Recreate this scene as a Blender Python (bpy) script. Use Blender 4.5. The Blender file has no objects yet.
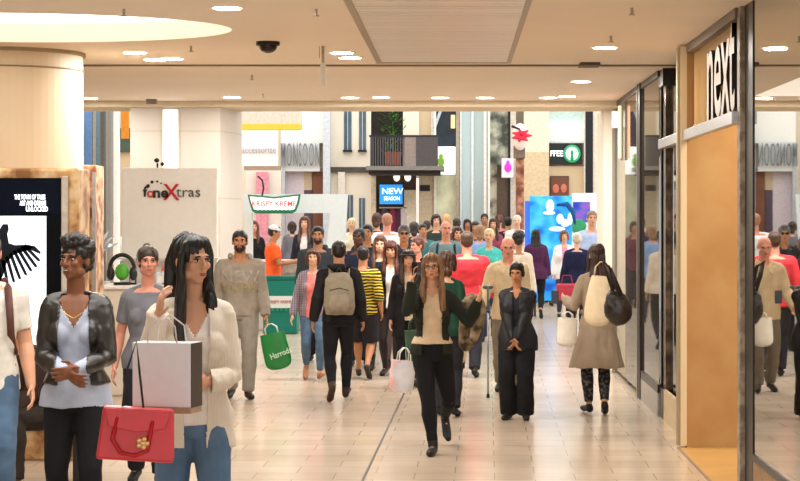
import bpy, bmesh, math, random
from mathutils import Vector, Matrix, noise, Euler
random.seed(7)
C = bpy.context.scene.collection
V = Vector
FPX, VX, VY, CH = 2000.0, 458.0, 218.0, 1.87     # focal length in px, vanishing point, eye height
R = math.radians

def at(px, py, s):
    "photo pixel + scale (px per metre) -> world point"
    return V(((px-VX)/s, FPX/s, CH-(py-VY)/s))

# ------------------------------------------------------------------ materials
def lin(h):
    h = h.lstrip('#'); c = [int(h[i:i+2], 16)/255 for i in (0, 2, 4)]
    return tuple((x/12.92 if x <= .04045 else ((x+.055)/1.055)**2.4) for x in c) + (1,)
_m = {}
def nt(name):
    m = bpy.data.materials.new(name); m.use_nodes = True
    n = m.node_tree; b = n.nodes['Principled BSDF']
    return m, n, b
def mat(col, rough=.8, metal=0, var=.12, scale=18, emit=0, spec=.3, stretch=None, alpha=1, name=None, sheen=0):
    key = (col, rough, metal, var, scale, emit, spec, stretch, alpha, sheen)
    if key in _m: return _m[key]
    m, n, b = nt(name or 'surface_'+col.strip('#'))
    b.inputs['Roughness'].default_value = rough; b.inputs['Metallic'].default_value = metal
    b.inputs['Specular IOR Level'].default_value = spec
    if sheen: b.inputs['Sheen Weight'].default_value = sheen
    c = lin(col)
    if var > 0:
        tc = n.nodes.new('ShaderNodeTexCoord'); mp = n.nodes.new('ShaderNodeMapping')
        n.links.new(tc.outputs['Object'], mp.inputs[0])
        if stretch: mp.inputs['Scale'].default_value = stretch
        ns = n.nodes.new('ShaderNodeTexNoise'); ns.inputs['Scale'].default_value = scale; ns.inputs['Detail'].default_value = 4
        n.links.new(mp.outputs[0], ns.inputs['Vector'])
        rp = n.nodes.new('ShaderNodeValToRGB')
        rp.color_ramp.elements[0].position = .3; rp.color_ramp.elements[1].position = .7
        rp.color_ramp.elements[0].color = tuple(x*(1-var) for x in c[:3])+(1,)
        rp.color_ramp.elements[1].color = tuple(min(1, x*(1+var)) for x in c[:3])+(1,)
        n.links.new(ns.outputs['Fac'], rp.inputs[0]); n.links.new(rp.outputs[0], b.inputs['Base Color'])
    else: b.inputs['Base Color'].default_value = c
    if emit:
        b.inputs['Emission Color'].default_value = c; b.inputs['Emission Strength'].default_value = emit
    if alpha < 1: b.inputs['Alpha'].default_value = alpha
    _m[key] = m
    return m
def stripe(c1, c2, freq=30, axis='Z', c3=None, freq2=None, noisy=0, rough=.85, thr=.5):
    key = ('st', c1, c2, freq, axis, c3, noisy, thr)
    if key in _m: return _m[key]
    m, n, b = nt('woven_'+c1.strip('#')); b.inputs['Roughness'].default_value = rough
    b.inputs['Specular IOR Level'].default_value = .2
    tc = n.nodes.new('ShaderNodeTexCoord')
    def wave(ax, fr):
        w = n.nodes.new('ShaderNodeTexWave'); w.bands_direction = ax; w.inputs['Scale'].default_value = fr
        w.inputs['Distortion'].default_value = noisy; w.inputs['Detail'].default_value = 1
        n.links.new(tc.outputs['Object'], w.inputs['Vector'])
        r = n.nodes.new('ShaderNodeValToRGB'); r.color_ramp.elements[0].position = thr-.04; r.color_ramp.elements[1].position = thr+.04
        n.links.new(w.outputs['Fac'], r.inputs[0]); return r
    a = wave(axis, freq)
    mx = n.nodes.new('ShaderNodeMixRGB'); mx.inputs[1].default_value = lin(c1); mx.inputs[2].default_value = lin(c2)
    n.links.new(a.outputs[0], mx.inputs[0]); out = mx
    if c3:
        a2 = wave('X', freq2 or freq); mx2 = n.nodes.new('ShaderNodeMixRGB'); mx2.inputs[2].default_value = lin(c3)
        ml = n.nodes.new('ShaderNodeMath'); ml.operation = 'MULTIPLY'; ml.inputs[1].default_value = .55
        n.links.new(a2.outputs[0], ml.inputs[0]); n.links.new(ml.outputs[0], mx2.inputs[0])
        n.links.new(mx.outputs[0], mx2.inputs[1]); out = mx2
    n.links.new(out.outputs[0], b.inputs['Base Color'])
    _m[key] = m; return m
def blotch(c1, c2, c3, scale=9, rough=.8):
    key = ('bl', c1, c2, c3, scale, rough)
    if key in _m: return _m[key]
    m, n, b = nt('blotched_'+c1.strip('#')); b.inputs['Roughness'].default_value = rough; b.inputs['Specular IOR Level'].default_value = .25
    tc = n.nodes.new('ShaderNodeTexCoord'); ns = n.nodes.new('ShaderNodeTexNoise'); ns.inputs['Scale'].default_value = scale
    ns.inputs['Detail'].default_value = 3
    n.links.new(tc.outputs['Object'], ns.inputs['Vector'])
    r = n.nodes.new('ShaderNodeValToRGB'); r.color_ramp.interpolation = 'LINEAR'
    r.color_ramp.elements[0].position = .38; r.color_ramp.elements[0].color = lin(c1)
    r.color_ramp.elements[1].position = .62; r.color_ramp.elements[1].color = lin(c3)
    e = r.color_ramp.elements.new(.5); e.color = lin(c2)
    n.links.new(ns.outputs['Fac'], r.inputs[0]); n.links.new(r.outputs[0], b.inputs['Base Color'])
    _m[key] = m; return m
def hairmat(col):
    return mat(col, .42, var=.45, scale=6, spec=.45, stretch=(22, 22, 1.2))
def skinmat(col):
    key = ('skin', col)
    if key in _m: return _m[key]
    m = mat(col, .5, var=.07, scale=14, spec=.35, name='skin')
    b = m.node_tree.nodes['Principled BSDF']; b.inputs['Subsurface Weight'].default_value = .08
    b.inputs['Subsurface Radius'].default_value = (.02, .008, .004)
    _m[key] = m; return m
def emis(col, st):
    key = ('em', col, st)
    if key in _m: return _m[key]
    m, n, b = nt('lit_'+col.strip('#')); b.inputs['Base Color'].default_value = lin(col)
    b.inputs['Emission Color'].default_value = lin(col); b.inputs['Emission Strength'].default_value = st
    _m[key] = m; return m
def glassy(col='#20221f', refl=.6, rough=.02, trans=.0, name='shop_glass'):
    "pane: mirror coat over clear glass"
    m = bpy.data.materials.new(name); m.use_nodes = True; n = m.node_tree; n.nodes.clear()
    o = n.nodes.new('ShaderNodeOutputMaterial'); g = n.nodes.new('ShaderNodeBsdfGlossy'); g.inputs['Roughness'].default_value = rough
    g.inputs['Color'].default_value = (.92, .93, .9, 1)
    d = n.nodes.new('ShaderNodeBsdfDiffuse'); d.inputs['Color'].default_value = lin(col)
    t = n.nodes.new('ShaderNodeBsdfTransparent'); t.inputs['Color'].default_value = (.9, .93, .92, 1)
    a = n.nodes.new('ShaderNodeMixShader'); a.inputs[0].default_value = trans
    n.links.new(d.outputs[0], a.inputs[1]); n.links.new(t.outputs[0], a.inputs[2])
    f = n.nodes.new('ShaderNodeMixShader'); f.inputs[0].default_value = refl
    n.links.new(a.outputs[0], f.inputs[1]); n.links.new(g.outputs[0], f.inputs[2]); n.links.new(f.outputs[0], o.inputs[0])
    return m

# ------------------------------------------------------------------ mesh collector
class G:
    def __init__(s): s.v = []; s.f = []; s.mi = []
    def add(s, vs, fs, mi=0):
        o = len(s.v); s.v += [tuple(p) for p in vs]; s.f += [tuple(o+i for i in q) for q in fs]; s.mi += [mi]*len(fs)
        return s
    def box(s, lo, hi, mi=0, M=None):
        x0, y0, z0 = lo; x1, y1, z1 = hi
        vs = [V(p) for p in ((x0,y0,z0),(x1,y0,z0),(x1,y1,z0),(x0,y1,z0),(x0,y0,z1),(x1,y0,z1),(x1,y1,z1),(x0,y1,z1))]
        if M: vs = [M @ p for p in vs]
        return s.add(vs, [(0,3,2,1),(4,5,6,7),(0,1,5,4),(1,2,6,5),(2,3,7,6),(3,0,4,7)], mi)
    def prism(s, pts, d, mi=0):
        "planar outline (list of Vectors) extruded by vector d"
        n = len(pts); vs = [V(p) for p in pts] + [V(p)+d for p in pts]
        return s.add(vs, [tuple(range(n))[::-1], tuple(range(n, 2*n))] + [(i, (i+1) % n, n+(i+1) % n, n+i) for i in range(n)], mi)
    def tube(s, rings, n=14, mi=0, cap=True):
        "rings: (centre, rx, ry, xaxis, yaxis)"
        vs, fs = [], []
        for c, rx, ry, ax, ay in rings:
            for i in range(n):
                t = 2*math.pi*i/n; vs.append(c + ax*(rx*math.cos(t)) + ay*(ry*math.sin(t)))
        m = len(rings)
        for j in range(m-1):
            for i in range(n):
                k = (i+1) % n; fs.append((j*n+i, j*n+k, (j+1)*n+k, (j+1)*n+i))
        if cap:
            fs.append(tuple(range(n))[::-1]); fs.append(tuple((m-1)*n+i for i in range(n)))
        return s.add(vs, fs, mi)
    def path(s, pts, radii, n=10, mi=0, flat=1.0, up=None, ends=True, cap=True):
        pts = [V(p) for p in pts]; rings = []
        if not isinstance(radii, (list, tuple)): radii = [radii]*len(pts)
        for i, p in enumerate(pts):
            a = pts[max(0, i-1)]; b = pts[min(len(pts)-1, i+1)]; d = (b-a).normalized()
            u = up or (V((0, 1, 0)) if abs(d.y) < .9 else V((1, 0, 0)))
            x = d.cross(u).normalized(); y = x.cross(d).normalized()
            rings.append((p, radii[i], radii[i]*flat, x, -y if 0 else y))
        s.tube(rings, n, mi, cap)
        if ends:
            s.ell(pts[0], (radii[0]*.98,)*3, mi=mi, n=n, m=6); s.ell(pts[-1], (radii[-1]*.98,)*3, mi=mi, n=n, m=6)
        return s
    def ell(s, c, r, M=None, mi=0, n=14, m=9):
        c = V(c); vs = []; fs = []
        def T(p):
            p = V(p); return c + (M @ p if M else p)
        vs.append(T((0, 0, -r[2])))
        for j in range(1, m):
            a = math.pi*j/m - math.pi/2
            for i in range(n):
                t = 2*math.pi*i/n
                vs.append(T((r[0]*math.cos(a)*math.cos(t), r[1]*math.cos(a)*math.sin(t), r[2]*math.sin(a))))
        vs.append(T((0, 0, r[2])))
        for i in range(n):
            k = (i+1) % n; fs.append((0, 1+k, 1+i)); fs.append((len(vs)-1, 1+(m-2)*n+i, 1+(m-2)*n+k))
            for j in range(m-2): fs.append((1+j*n+i, 1+j*n+k, 1+(j+1)*n+k, 1+(j+1)*n+i))
        return s.add(vs, fs, mi)
    def cyl(s, c, r, h, n=24, mi=0, r2=None):
        c = V(c); X = V((1,0,0)); Y = V((0,1,0))
        return s.tube([(c, r, r, X, Y), (c+V((0,0,h)), r2 if r2 is not None else r, r2 if r2 is not None else r, X, Y)], n, mi)
    def mesh(s, name='m', fix=True):
        me = bpy.data.meshes.new(name); me.from_pydata(s.v, [], s.f)
        for p, i in zip(me.polygons, s.mi): p.material_index = i
        if fix:
            bm = bmesh.new(); bm.from_mesh(me); bmesh.ops.recalc_face_normals(bm, faces=bm.faces); bm.to_mesh(me); bm.free()
        me.update(); return me

def smooth(me, on=True):
    me.polygons.foreach_set('use_smooth', [on]*len(me.polygons)); me.update()
def obj(name, me, mats=None, parent=None, loc=None, smoothed=False, bevel=0):
    if isinstance(me, G): me = me.mesh(name)
    o = bpy.data.objects.new(name, me); C.objects.link(o)
    if mats is not None:
        for m in (mats if isinstance(mats, (list, tuple)) else [mats]): me.materials.append(m)
    if parent: o.parent = parent
    if loc is not None: o.location = loc
    if smoothed: smooth(me)
    if bevel:
        b = o.modifiers.new('bevel', 'BEVEL'); b.width = bevel; b.segments = 2; b.limit_method = 'ANGLE'
    return o
def tag(o, label=None, cat=None, group=None, kind=None):
    if label: o['label'] = label
    if cat: o['category'] = cat
    if group: o['group'] = group
    if kind: o['kind'] = kind
    return o
def empty(name, loc, label, cat, group=None, rz=0):
    o = bpy.data.objects.new(name, None); C.objects.link(o); o.location = loc; o.rotation_euler = (0, 0, rz)
    o.empty_display_size = .2
    return tag(o, label, cat, group)
def struct(name, g, m, parent=None, bevel=0, smoothed=False):
    o = obj(name, g, m, parent, bevel=bevel, smoothed=smoothed)
    if not parent: o['kind'] = 'structure'
    return o
def text_mesh(txt, size, depth=.01, bold=0, name='lettering', spacing=1.0):
    cu = bpy.data.curves.new(name, 'FONT'); cu.body = txt; cu.size = size; cu.extrude = depth; cu.offset = bold
    cu.align_x = 'CENTER'; cu.align_y = 'CENTER'; cu.resolution_u = 3; cu.space_character = spacing
    t = bpy.data.objects.new('tmp_text', cu); C.objects.link(t)
    dg = bpy.context.evaluated_depsgraph_get()
    me = bpy.data.meshes.new_from_object(t.evaluated_get(dg)); me.name = name
    bpy.data.objects.remove(t); bpy.data.curves.remove(cu)
    return me
def text(name, txt, size, m, loc, parent=None, depth=.01, bold=0, rot=(R(90), 0, 0), sx=1, spacing=1.0):
    me = text_mesh(txt, size, depth, bold, name, spacing)
    me.transform(Matrix.Diagonal((sx, 1, 1, 1)))
    me.transform(Euler(rot).to_matrix().to_4x4())
    me.materials.append(m)
    o = bpy.data.objects.new(name, me); C.objects.link(o); o.location = loc
    if parent: o.parent = parent
    return o
_rm = None
def remesh(g, vox, it=2):
    "fuse overlapping closed shells into one continuous skin"
    me = g.mesh('tmp'); o = bpy.data.objects.new('tmp_remesh', me); C.objects.link(o)
    r = o.modifiers.new('r', 'REMESH'); r.mode = 'VOXEL'; r.voxel_size = vox; r.use_smooth_shade = True
    if it:
        sm = o.modifiers.new('s', 'SMOOTH'); sm.iterations = it; sm.factor = .5
    dg = bpy.context.evaluated_depsgraph_get()
    out = bpy.data.meshes.new_from_object(o.evaluated_get(dg))
    bpy.data.objects.remove(o); bpy.data.meshes.remove(me)
    return out
def join_into(me, g):
    "append collector geometry (own material indices) to a mesh"
    bm = bmesh.new(); bm.from_mesh(me); m2 = g.mesh('x'); bm.from_mesh(m2)
    bm.to_mesh(me); bm.free(); bpy.data.meshes.remove(m2); smooth(me); return me
def wrinkle(me, amp, sx=9, sz=5, seed=0, zlim=None):
    off = V((seed*3.1, seed*1.7, seed*.7))
    cos = [v.co.copy() for v in me.vertices]; nor = [v.normal.copy() for v in me.vertices]
    for v, c, n in zip(me.vertices, cos, nor):
        a = noise.noise(V((c.x*sx, c.y*sx, c.z*sz)) + off) + .5*noise.noise(V((c.x*sx*2.3, c.y*sx*2.3, c.z*sz*2.6)) + off)
        v.co = c + n*(amp*a)
    me.update()
def cut(me, pred):
    bm = bmesh.new(); bm.from_mesh(me)
    fs = [f for f in bm.faces if pred(f.calc_center_median())]
    bmesh.ops.delete(bm, geom=fs, context='FACES'); bm.to_mesh(me); bm.free(); return me

# ------------------------------------------------------------------ people
def ik(a, b, l1, l2, pole):
    d = b-a; L = d.length
    if L > (l1+l2)*.998: d = d*((l1+l2)*.998/L); L = d.length; b = a+d
    if L < abs(l1-l2)+.02: L = abs(l1-l2)+.02
    u = d.normalized(); x = (l1*l1-l2*l2+L*L)/(2*L); h = math.sqrt(max(0, l1*l1-x*x))
    p = (pole - u*pole.dot(u)).normalized()
    return a+u*x+p*h, b
def lerp(a, b, t): return a+(b-a)*t
MALE = [(.465,.070,.058,.004),(.495,.091,.066,.006),(.53,.096,.067,.006),(.57,.088,.060,.0),(.62,.083,.056,-.004),(.68,.094,.064,-.004),(.735,.105,.067,0),(.78,.112,.060,.004),(.808,.098,.047,.006),(.825,.062,.038,.008)]
FEM = [(.465,.070,.060,.004),(.495,.096,.068,.008),(.53,.099,.068,.008),(.57,.082,.055,.0),(.62,.070,.048,-.002),(.68,.082,.056,-.003),(.735,.092,.062,-.002),(.78,.098,.052,.004),(.808,.086,.042,.006),(.825,.056,.034,.008)]
SKIN = {'pale': '#d9a98c', 'fair': '#cf9b7c', 'tan': '#b57e5a', 'brown': '#7c4e36', 'dark': '#53321f', 'ruddy': '#d08f78'}
ALLP = []
def person(label, x, s, head, yaw=0, sex='f', skin='fair', hair=('short', '#2a1d16'), tops=(), bottom=('trousers', '#22242a'),
           shoes='#1c1a1a', la=None, ra=None, legs='stand', hyaw=0, hpitch=0, htilt=0, lean=0, side=0, build=1.0, glasses=None,
           beard=None, hip=None, name='person', group=None, pole_l=None, pole_r=None, headwear=None, walk=1.0, hh=None, expr=None, foot=None):
    h = hh or CH-(head-VY)/s
    k = h/1.7
    near = s > 88; vox = .006 if s > 150 else max(.007, .75/s) if near else max(.011, .8/s)
    gv = max(.008, vox)
    g = G(); prof = [(z*h, a*h*build*(1 if z < .7 else .95), b*h*build, c*h) for z, a, b, c in (MALE if sex == 'm' else FEM)]
    hipz = (hip if hip else .52)*h
    drop = hipz-.52*h
    # --- legs pose: ankle targets in units of h
    LG = {'stand': ((.055, -.005, 0), (-.055, .01, 0)), 'walkL': ((.045, -.15*walk, 0), (-.045, .17*walk, .045)),
          'walkR': ((.045, .17*walk, .045), (-.045, -.15*walk, 0)), 'step': ((.05, -.06, 0), (-.05, .07, .012)),
          'stepR': ((.05, .07, .012), (-.05, -.06, 0)), 'wide': ((.075, -.04, 0), (-.075, .05, .01)),
          'sit': ((.10, -.27, 0), (-.09, -.24, 0))}[legs]
    if legs.startswith('walk') and not hip: drop -= .012*h*walk; hipz = .52*h+drop
    if foot: LG = foot
    P = V((0, 0, hipz))
    Rt = Matrix.Rotation(R(lean), 3, 'X') @ Matrix.Rotation(R(side), 3, 'Y')   # +lean = bend forward (towards -Y)
    def T(x_, y_, z_): return P + Rt @ (V((x_, y_, z_-.52*h)))
    X, Y, Z = Rt @ V((1,0,0)), Rt @ V((0,1,0)), Rt @ V((0,0,1))
    def torso(gg, off=0, z0=.465, z1=.83, prof=prof, hem=None, xo=0, hipo=0):
        rings = []
        if hem:
            for (hz, hw, hd) in hem: rings.append((T(0, .006*h, hz*h), hw*h, hd*h, X, Y))
        for z, a, b, c in prof:
            if z < z0*h or z > z1*h: continue
            o2 = max(off, hipo) if z < .60*h else off
            rings.append((T(0, c, z), a+o2+xo, b+o2, X, Y))
        gg.tube(rings, 24)
    torso(g)
    if sex == 'f':
        for sx in (1, -1): g.ell(T(sx*.043*h, -.043*h, .705*h), (.034*h, .030*h, .034*h))
    # neck
    nk0, nk1 = T(0, .012*h, .80*h), T(0, -.004*h, .878*h)
    rn = (.036 if sex == 'm' else .030)*h
    g.path([nk0, lerp(nk0, nk1, .5), nk1], [rn*1.35, rn, rn*.97], n=14)
    # head
    q = k*(1.0 if sex == 'm' else .96)*(1 if h > 1.5 else 1.02)
    HC = T(0, -.012*h, 0) ; HC = T(0, -.014*h, h-.0) - Z*(.115*q)
    if drop: pass
    HR = Rt @ Matrix.Rotation(R(hyaw), 3, 'Z') @ Matrix.Rotation(R(hpitch), 3, 'X') @ Matrix.Rotation(R(htilt), 3, 'Y')
    def H(x_, y_, z_): return HC + HR @ (V((x_, y_, z_))*q)
    def he(gg, c, r, mi=0, n=14, m=9, rot=None): gg.ell(H(*c), tuple(v*q for v in r), HR @ rot if rot else HR, mi, n, m)
    he(g, (0, .012, .032), (.073, .090, .078), n=20, m=12)
    he(g, (0, -.022, -.035), (.057 if sex == 'm' else .053, .064, .072), n=18, m=12)
    he(g, (0, -.058, -.088), (.028 if sex == 'm' else .021, .022, .018))
    g.path([H(0, -.082, .020), H(0, -.098, -.004), H(0, -.106, -.020)], [.006*q, .0085*q, .0105*q], n=8)
    he(g, (0, -.096, -.026), (.0175, .013, .009)); he(g, (0, -.074, .026), (.048, .014, .011))
    for sx in (1, -1):
        he(g, (sx*.036, -.060, -.018), (.023, .022, .021)); he(g, (sx*.074, .010, -.006), (.010, .020, .031))
        he(g, (sx*.042, -.010, -.062), (.022, .040, .028))
    he(g, (0, -.079, -.058), (.026, .013, .020))
    # arms
    shz = .790*h; shx = (.097 if sex == 'm' else .080)*h*(1+(build-1)*.8)
    lu, lf = .168*h, .150*h
    J = {}
    for sd, tg, pl in ((1, la, pole_l), (-1, ra, pole_r)):
        S = T(sd*shx, .006*h, shz)
        if tg is None: tg = (.118*build+.012, -.02, .482)
        Wt = P + Rt @ V((sd*tg[0]*h, tg[1]*h, tg[2]*h-.52*h))
        pv = V(pl) if pl else V((.25, .8, -.8))
        E, W = ik(S, Wt, lu, lf, Rt @ V((sd*pv.x, pv.y, pv.z)))
        J[sd] = (S, E, W)
        a = 1.12 if sex == 'm' else .94
        up = [S, lerp(S, E, .3), lerp(S, E, .7), E, lerp(E, W, .3), lerp(E, W, .8), W]
        g.path(up, [x_*a*h for x_ in (.031, .028, .024, .0225, .024, .017, .0145)], n=12)
        # hand
        fd = (W-E).normalized(); hs = h*.97
        side_ax = (Rt @ V((-sd, 0, 0))); side_ax = (side_ax - fd*side_ax.dot(fd))
        if side_ax.length < .2: side_ax = V((0, 0, -1)) - fd*V((0, 0, -1)).dot(fd)
        pn = side_ax.normalized()                     # palm normal (towards body)
        wd = pn.cross(fd).normalized()                # across the palm
        if wd.y > 0: wd = -wd                         # thumb side = forwards
        Mh = Matrix((wd, pn, fd)).transposed()
        PC = W + fd*.026*hs
        g.ell(PC, (.0225*hs, .0105*hs, .032*hs), Mh)
        g.ell(PC+fd*.012*hs, (.0235*hs, .0095*hs, .022*hs), Mh)
        for i, (o_, L) in enumerate(((.0185, .040), (.0065, .045), (-.0060, .042), (-.0175, .034))):
            b0 = PC + wd*(o_*hs) + fd*.022*hs; c = (.25, .75) if s > 60 else (.2, .6)
            b1 = b0 + (fd*math.cos(c[0]) + pn*math.sin(c[0]) + wd*(o_*6)).normalized()*L*.52*hs
            b2 = b1 + (fd*math.cos(c[1]+.1) + pn*math.sin(c[1]+.1)).normalized()*L*.5*hs
            g.path([b0, b1, b2], [.0052*hs, .0048*hs, .0040*hs], n=8)
        t0 = PC + wd*.014*hs - fd*.016*hs
        t1 = t0 + (wd*.8+fd*.6+pn*.35).normalized()*.024*hs; t2 = t1 + (fd*.95+wd*.2+pn*.4).normalized()*.020*hs
        g.path([t0, t1, t2], [.0075*hs, .0058*hs, .0046*hs], n=8)
        J[sd] += (PC + fd*.03*hs,)
    # legs
    LJ = {}; tl, sl = .243*h, .24*h; F = {}
    for sd, tg in ((1, LG[0]), (-1, LG[1])):
        hp = V((sd*.046*h*build, .004*h, hipz-.012*h)); toe_up = tg[2]
        an = V((tg[0]*h, tg[1]*h, .042*h+tg[2]*h))
        K, A = ik(hp, an, tl, sl, V((sd*.12, -1, 0)))
        LJ[sd] = (hp, K, A)
        f = (1.08 if sex == 'm' else 1.04)*math.sqrt(build)
        g.path([hp, lerp(hp, K, .3), lerp(hp, K, .75), K, lerp(K, A, .12), lerp(K, A, .35), lerp(K, A, .75), A],
               [x_*f*h for x_ in (.050, .047, .036, .031, .030, .032, .021, .018)], n=14)
        # foot: heel, ball, toe ; a raised heel pitches the foot about the ball
        fy = V((sd*.18, -1, 0)).normalized()
        lift = tg[2]
        if lift > .003 or legs.startswith('walk'):
            pt = min(1.0, lift*16) if lift > .003 else -.28
        else: pt = 0
        fd = V((fy.x*math.cos(pt), fy.y*math.cos(pt), -math.sin(pt))).normalized()
        heel = A - V((0, 0, .030*h)) - fd*.014*h + (V((0,.01*h,0)) if pt > 0 else V((0,0,0)))
        ball = heel + fd*.098*h; toe = ball + V((fd.x, fd.y, fd.z*.3)).normalized()*.030*h
        mn = min(heel.z, ball.z, toe.z)-.011*h
        g.path([A, heel+V((0,0,.006*h)), lerp(heel, ball, .5)+V((0,0,.008*h)), ball, toe], [.018*h, .017*h, .019*h, .016*h, .011*h], n=12, up=V((0, 0, 1)))
        F[sd] = (A, heel, ball, toe, fd)
    lowest = min(min(F[i][1].z, F[i][2].z, F[i][3].z) for i in (1, -1)) - .016*h
    body = remesh(g, vox, 2)
    # facial features joined into the same body mesh
    e = G(); hc = hair[1]
    for sx in (1, -1):
        he(e, (sx*.030, -.0745, .0075), (.0125, .0105, .0062), 1, 12, 8); he(e, (sx*.030, -.0825, .0075), (.0056, .0035, .0058), 2, 8, 6); he(e, (sx*.030, -.0745, .0135), (.0145, .0112, .0038), 2, 12, 6)
        he(e, (sx*.031, -.0868, .0265), (.0185, .005, .0038), 3, 10, 6, Matrix.Rotation(sx*.12, 3, 'Y'))
    he(e, (0, -.0895, -.0535), (.0215 if sex == 'f' else .023, .0065, .0042), 4, 12, 6)
    he(e, (0, -.0885, -.0610), (.0175, .0075, .0055), 4, 12, 6)
    if expr == 'smile': he(e, (0, -.0935, -.0560), (.015, .004, .0028), 1, 10, 6)
    join_into(body, e)
    lipc = {'pale': '#b5685c', 'fair': '#a85f52', 'ruddy': '#a85f52', 'tan': '#8a4a3c', 'brown': '#6a3a30', 'dark': '#4a2620'}[skin]
    if body.materials: body.materials.clear()
    for m_ in (skinmat(SKIN[skin]), mat('#c9beb4', .3, var=0), mat('#1b120d', .2, var=0), mat(hc if hair[0] != 'bald' else '#8d7a6a', .8, var=0), mat(lipc, .5, var=0)): body.materials.append(m_)
    bo = bpy.data.objects.new(name, body); C.objects.link(bo)
    shift = -lowest
    bo.location = ((x-VX)/s, FPX/s, shift); bo.rotation_euler = (0, 0, R(yaw))
    tag(bo, label, 'person', group)
    Mw = Matrix.Translation(bo.location) @ Matrix.Rotation(R(yaw), 4, 'Z')
    seed = len(ALLP)
    def child(nm, me, m_, label_=None, sol=0):
        if not me.materials: me.materials.append(m_)
        o = bpy.data.objects.new(nm, me); C.objects.link(o); o.parent = bo
        if sol:
            sm = o.modifiers.new('thick', 'SOLIDIFY'); sm.thickness = sol; sm.offset = -1
        smooth(me)
        if label_: o['label'] = label_
        return o
    def RM(gg, amp=.006, v=None, it=2, **kw):
        me = remesh(gg, v or gv, it); me.materials.clear()
        if amp: wrinkle(me, amp, seed=seed, **kw)
        return me
    # --- trousers / skirt / tights
    bk = bottom[0]; bm_ = bottom[1] if not isinstance(bottom[1], str) else mat(bottom[1], .85, var=.15, scale=9, spec=.2)
    if bk in ('trousers', 'slim', 'wide', 'tights', 'shorts', 'leggings'):
        t = G(); o_ = {'trousers': .014, 'slim': .009, 'wide': .020, 'tights': .0045, 'shorts': .02, 'leggings': .006}[bk]
        rings = [(T(0, c, z), a+o_, b+o_, X, Y) for z, a, b, c in prof if z <= .60*h]
        t.tube(rings, 20)
        for sd in (1, -1):
            hp, K, A = LJ[sd]; f = (1.08 if sex == 'm' else 1.04)*math.sqrt(build)
            lo = V((0, .006*h, 0)) if bk == 'wide' else V((0, 0, 0))
            bot = lerp(K, A, {'trousers': 1.0, 'slim': .93, 'wide': 1.04, 'tights': 1.0, 'shorts': .0, 'leggings': .86}[bk])
            ex = {'trousers': (.004, .012, .016), 'slim': (.0, .0, .002), 'wide': (.010, .028, .032), 'tights': (0, 0, 0), 'shorts': (.012, .02, .02), 'leggings': (0, 0, 0)}[bk]
            if bk == 'shorts':
                t.path([hp, lerp(hp, K, .4), lerp(hp, K, .8), lerp(K, A, .03)], [.050*f*h+o_, .050*f*h+o_, .048*f*h+o_, .046*f*h+o_], n=14, ends=False)
            else:
                rr = [.050*f*h+o_, .047*f*h+o_, .037*f*h+o_+ex[0], .031*f*h+o_+ex[0], .030*f*h+o_+ex[0], .032*f*h+o_+ex[1]*.4, .022*f*h+o_+ex[1], .018*f*h+o_+ex[2]]
                t.path([hp, lerp(hp, K, .3), lerp(hp, K, .75), K, lerp(K, A, .12), lerp(K, A, .35), lerp(K, A, .75), bot], rr, n=14, ends=False)
                t.ell(hp, (.05*f*h+o_,)*3)
        amp = {'trousers': .007, 'slim': .004, 'wide': .008, 'tights': 0, 'shorts': .006, 'leggings': .0015}[bk]
        child('tights' if bk == 'tights' else 'shorts' if bk == 'shorts' else 'leggings' if bk == 'leggings' else 'trousers', RM(t, amp, sx=7, sz=9, v=gv), bm_)
    if bk == 'skirt':
        t = G(); rings = []
        for z, a, b in ((.36, .118, .095), (.42, .112, .086), (.48, .104, .076), (.54, .096, .068), (.60, .080, .056)):
            rings.append((T(0, .004*h, z*h), a*h, b*h, X, Y))
        t.tube(rings, 28); child('skirt', RM(t, .007, sx=12, sz=3), bm_)
    # --- shoes
    shm = mat(shoes if isinstance(shoes, str) else shoes[0], .55, var=.1); boots = not isinstance(shoes, str)
    for sd in (1, -1):
        A, heel, ball, toe, fd = F[sd]; t = G()
        t.path([heel+V((0,0,.004*h)), lerp(heel, ball, .45)+V((0,0,.006*h)), ball+V((0,0,.001*h)), toe], [.023*h, .023*h, .024*h, .017*h], n=12, up=V((0, 0, 1)), flat=.86)
        if boots: t.path([heel+V((0,0,.01*h)), A+V((0, 0, .0*h)), A+(LJ[sd][1]-A).normalized()*.03*h], [.023*h, .026*h, .026*h], n=12)
        else: t.path([heel+V((0,0,.01*h)), A-V((0, 0, .008*h))], [.022*h, .022*h], n=12)
        child('boot' if boots else 'shoe', RM(t, 0, v=max(.008, vox*.9)), shm)
    # --- upper garments, inner to outer
    for lvl, tp in enumerate(tops):
        kind, m_ = tp[0], tp[1]; opt = tp[2] if len(tp) > 2 else {}
        if isinstance(m_, str): m_ = mat(m_, opt.get('rough', .85), var=.13, scale=10, spec=opt.get('spec', .2))
        off = opt.get('off', .010+.010*lvl)*.78; hem = opt.get('hem', .49); sl_ = opt.get('sleeve', 1.0); flare = opt.get('flare', 0)
        t = G(); hr = []
        zt = hem; ho_ = {'slim': .009, 'trousers': .014, 'wide': .020, 'shorts': .02, 'tights': .005}.get(bk, .012)+.007+.006*lvl; oh = max(off, ho_)
        if hem < .465:
            n_ = 7
            for i in range(n_):
                u = i/(n_-1); z = hem+(.50-hem)*u
                hr.append((z, .100*build+oh/h+flare*(1-u), .071*build+oh/h+flare*.8*(1-u)))
            torso(t, off, .53, .815, hem=hr, xo=.002, hipo=oh)
        else:
            hr = [(hem, .098*build+oh/h+flare, .070*build+oh/h+flare*.8)]
            torso(t, off, hem+.03, .815, hem=hr, xo=.002, hipo=oh)
        if sex == 'f':
            for sx in (1, -1): t.ell(T(sx*.043*h, -.043*h, .705*h), (.034*h+off, .030*h+off, .034*h+off))
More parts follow.
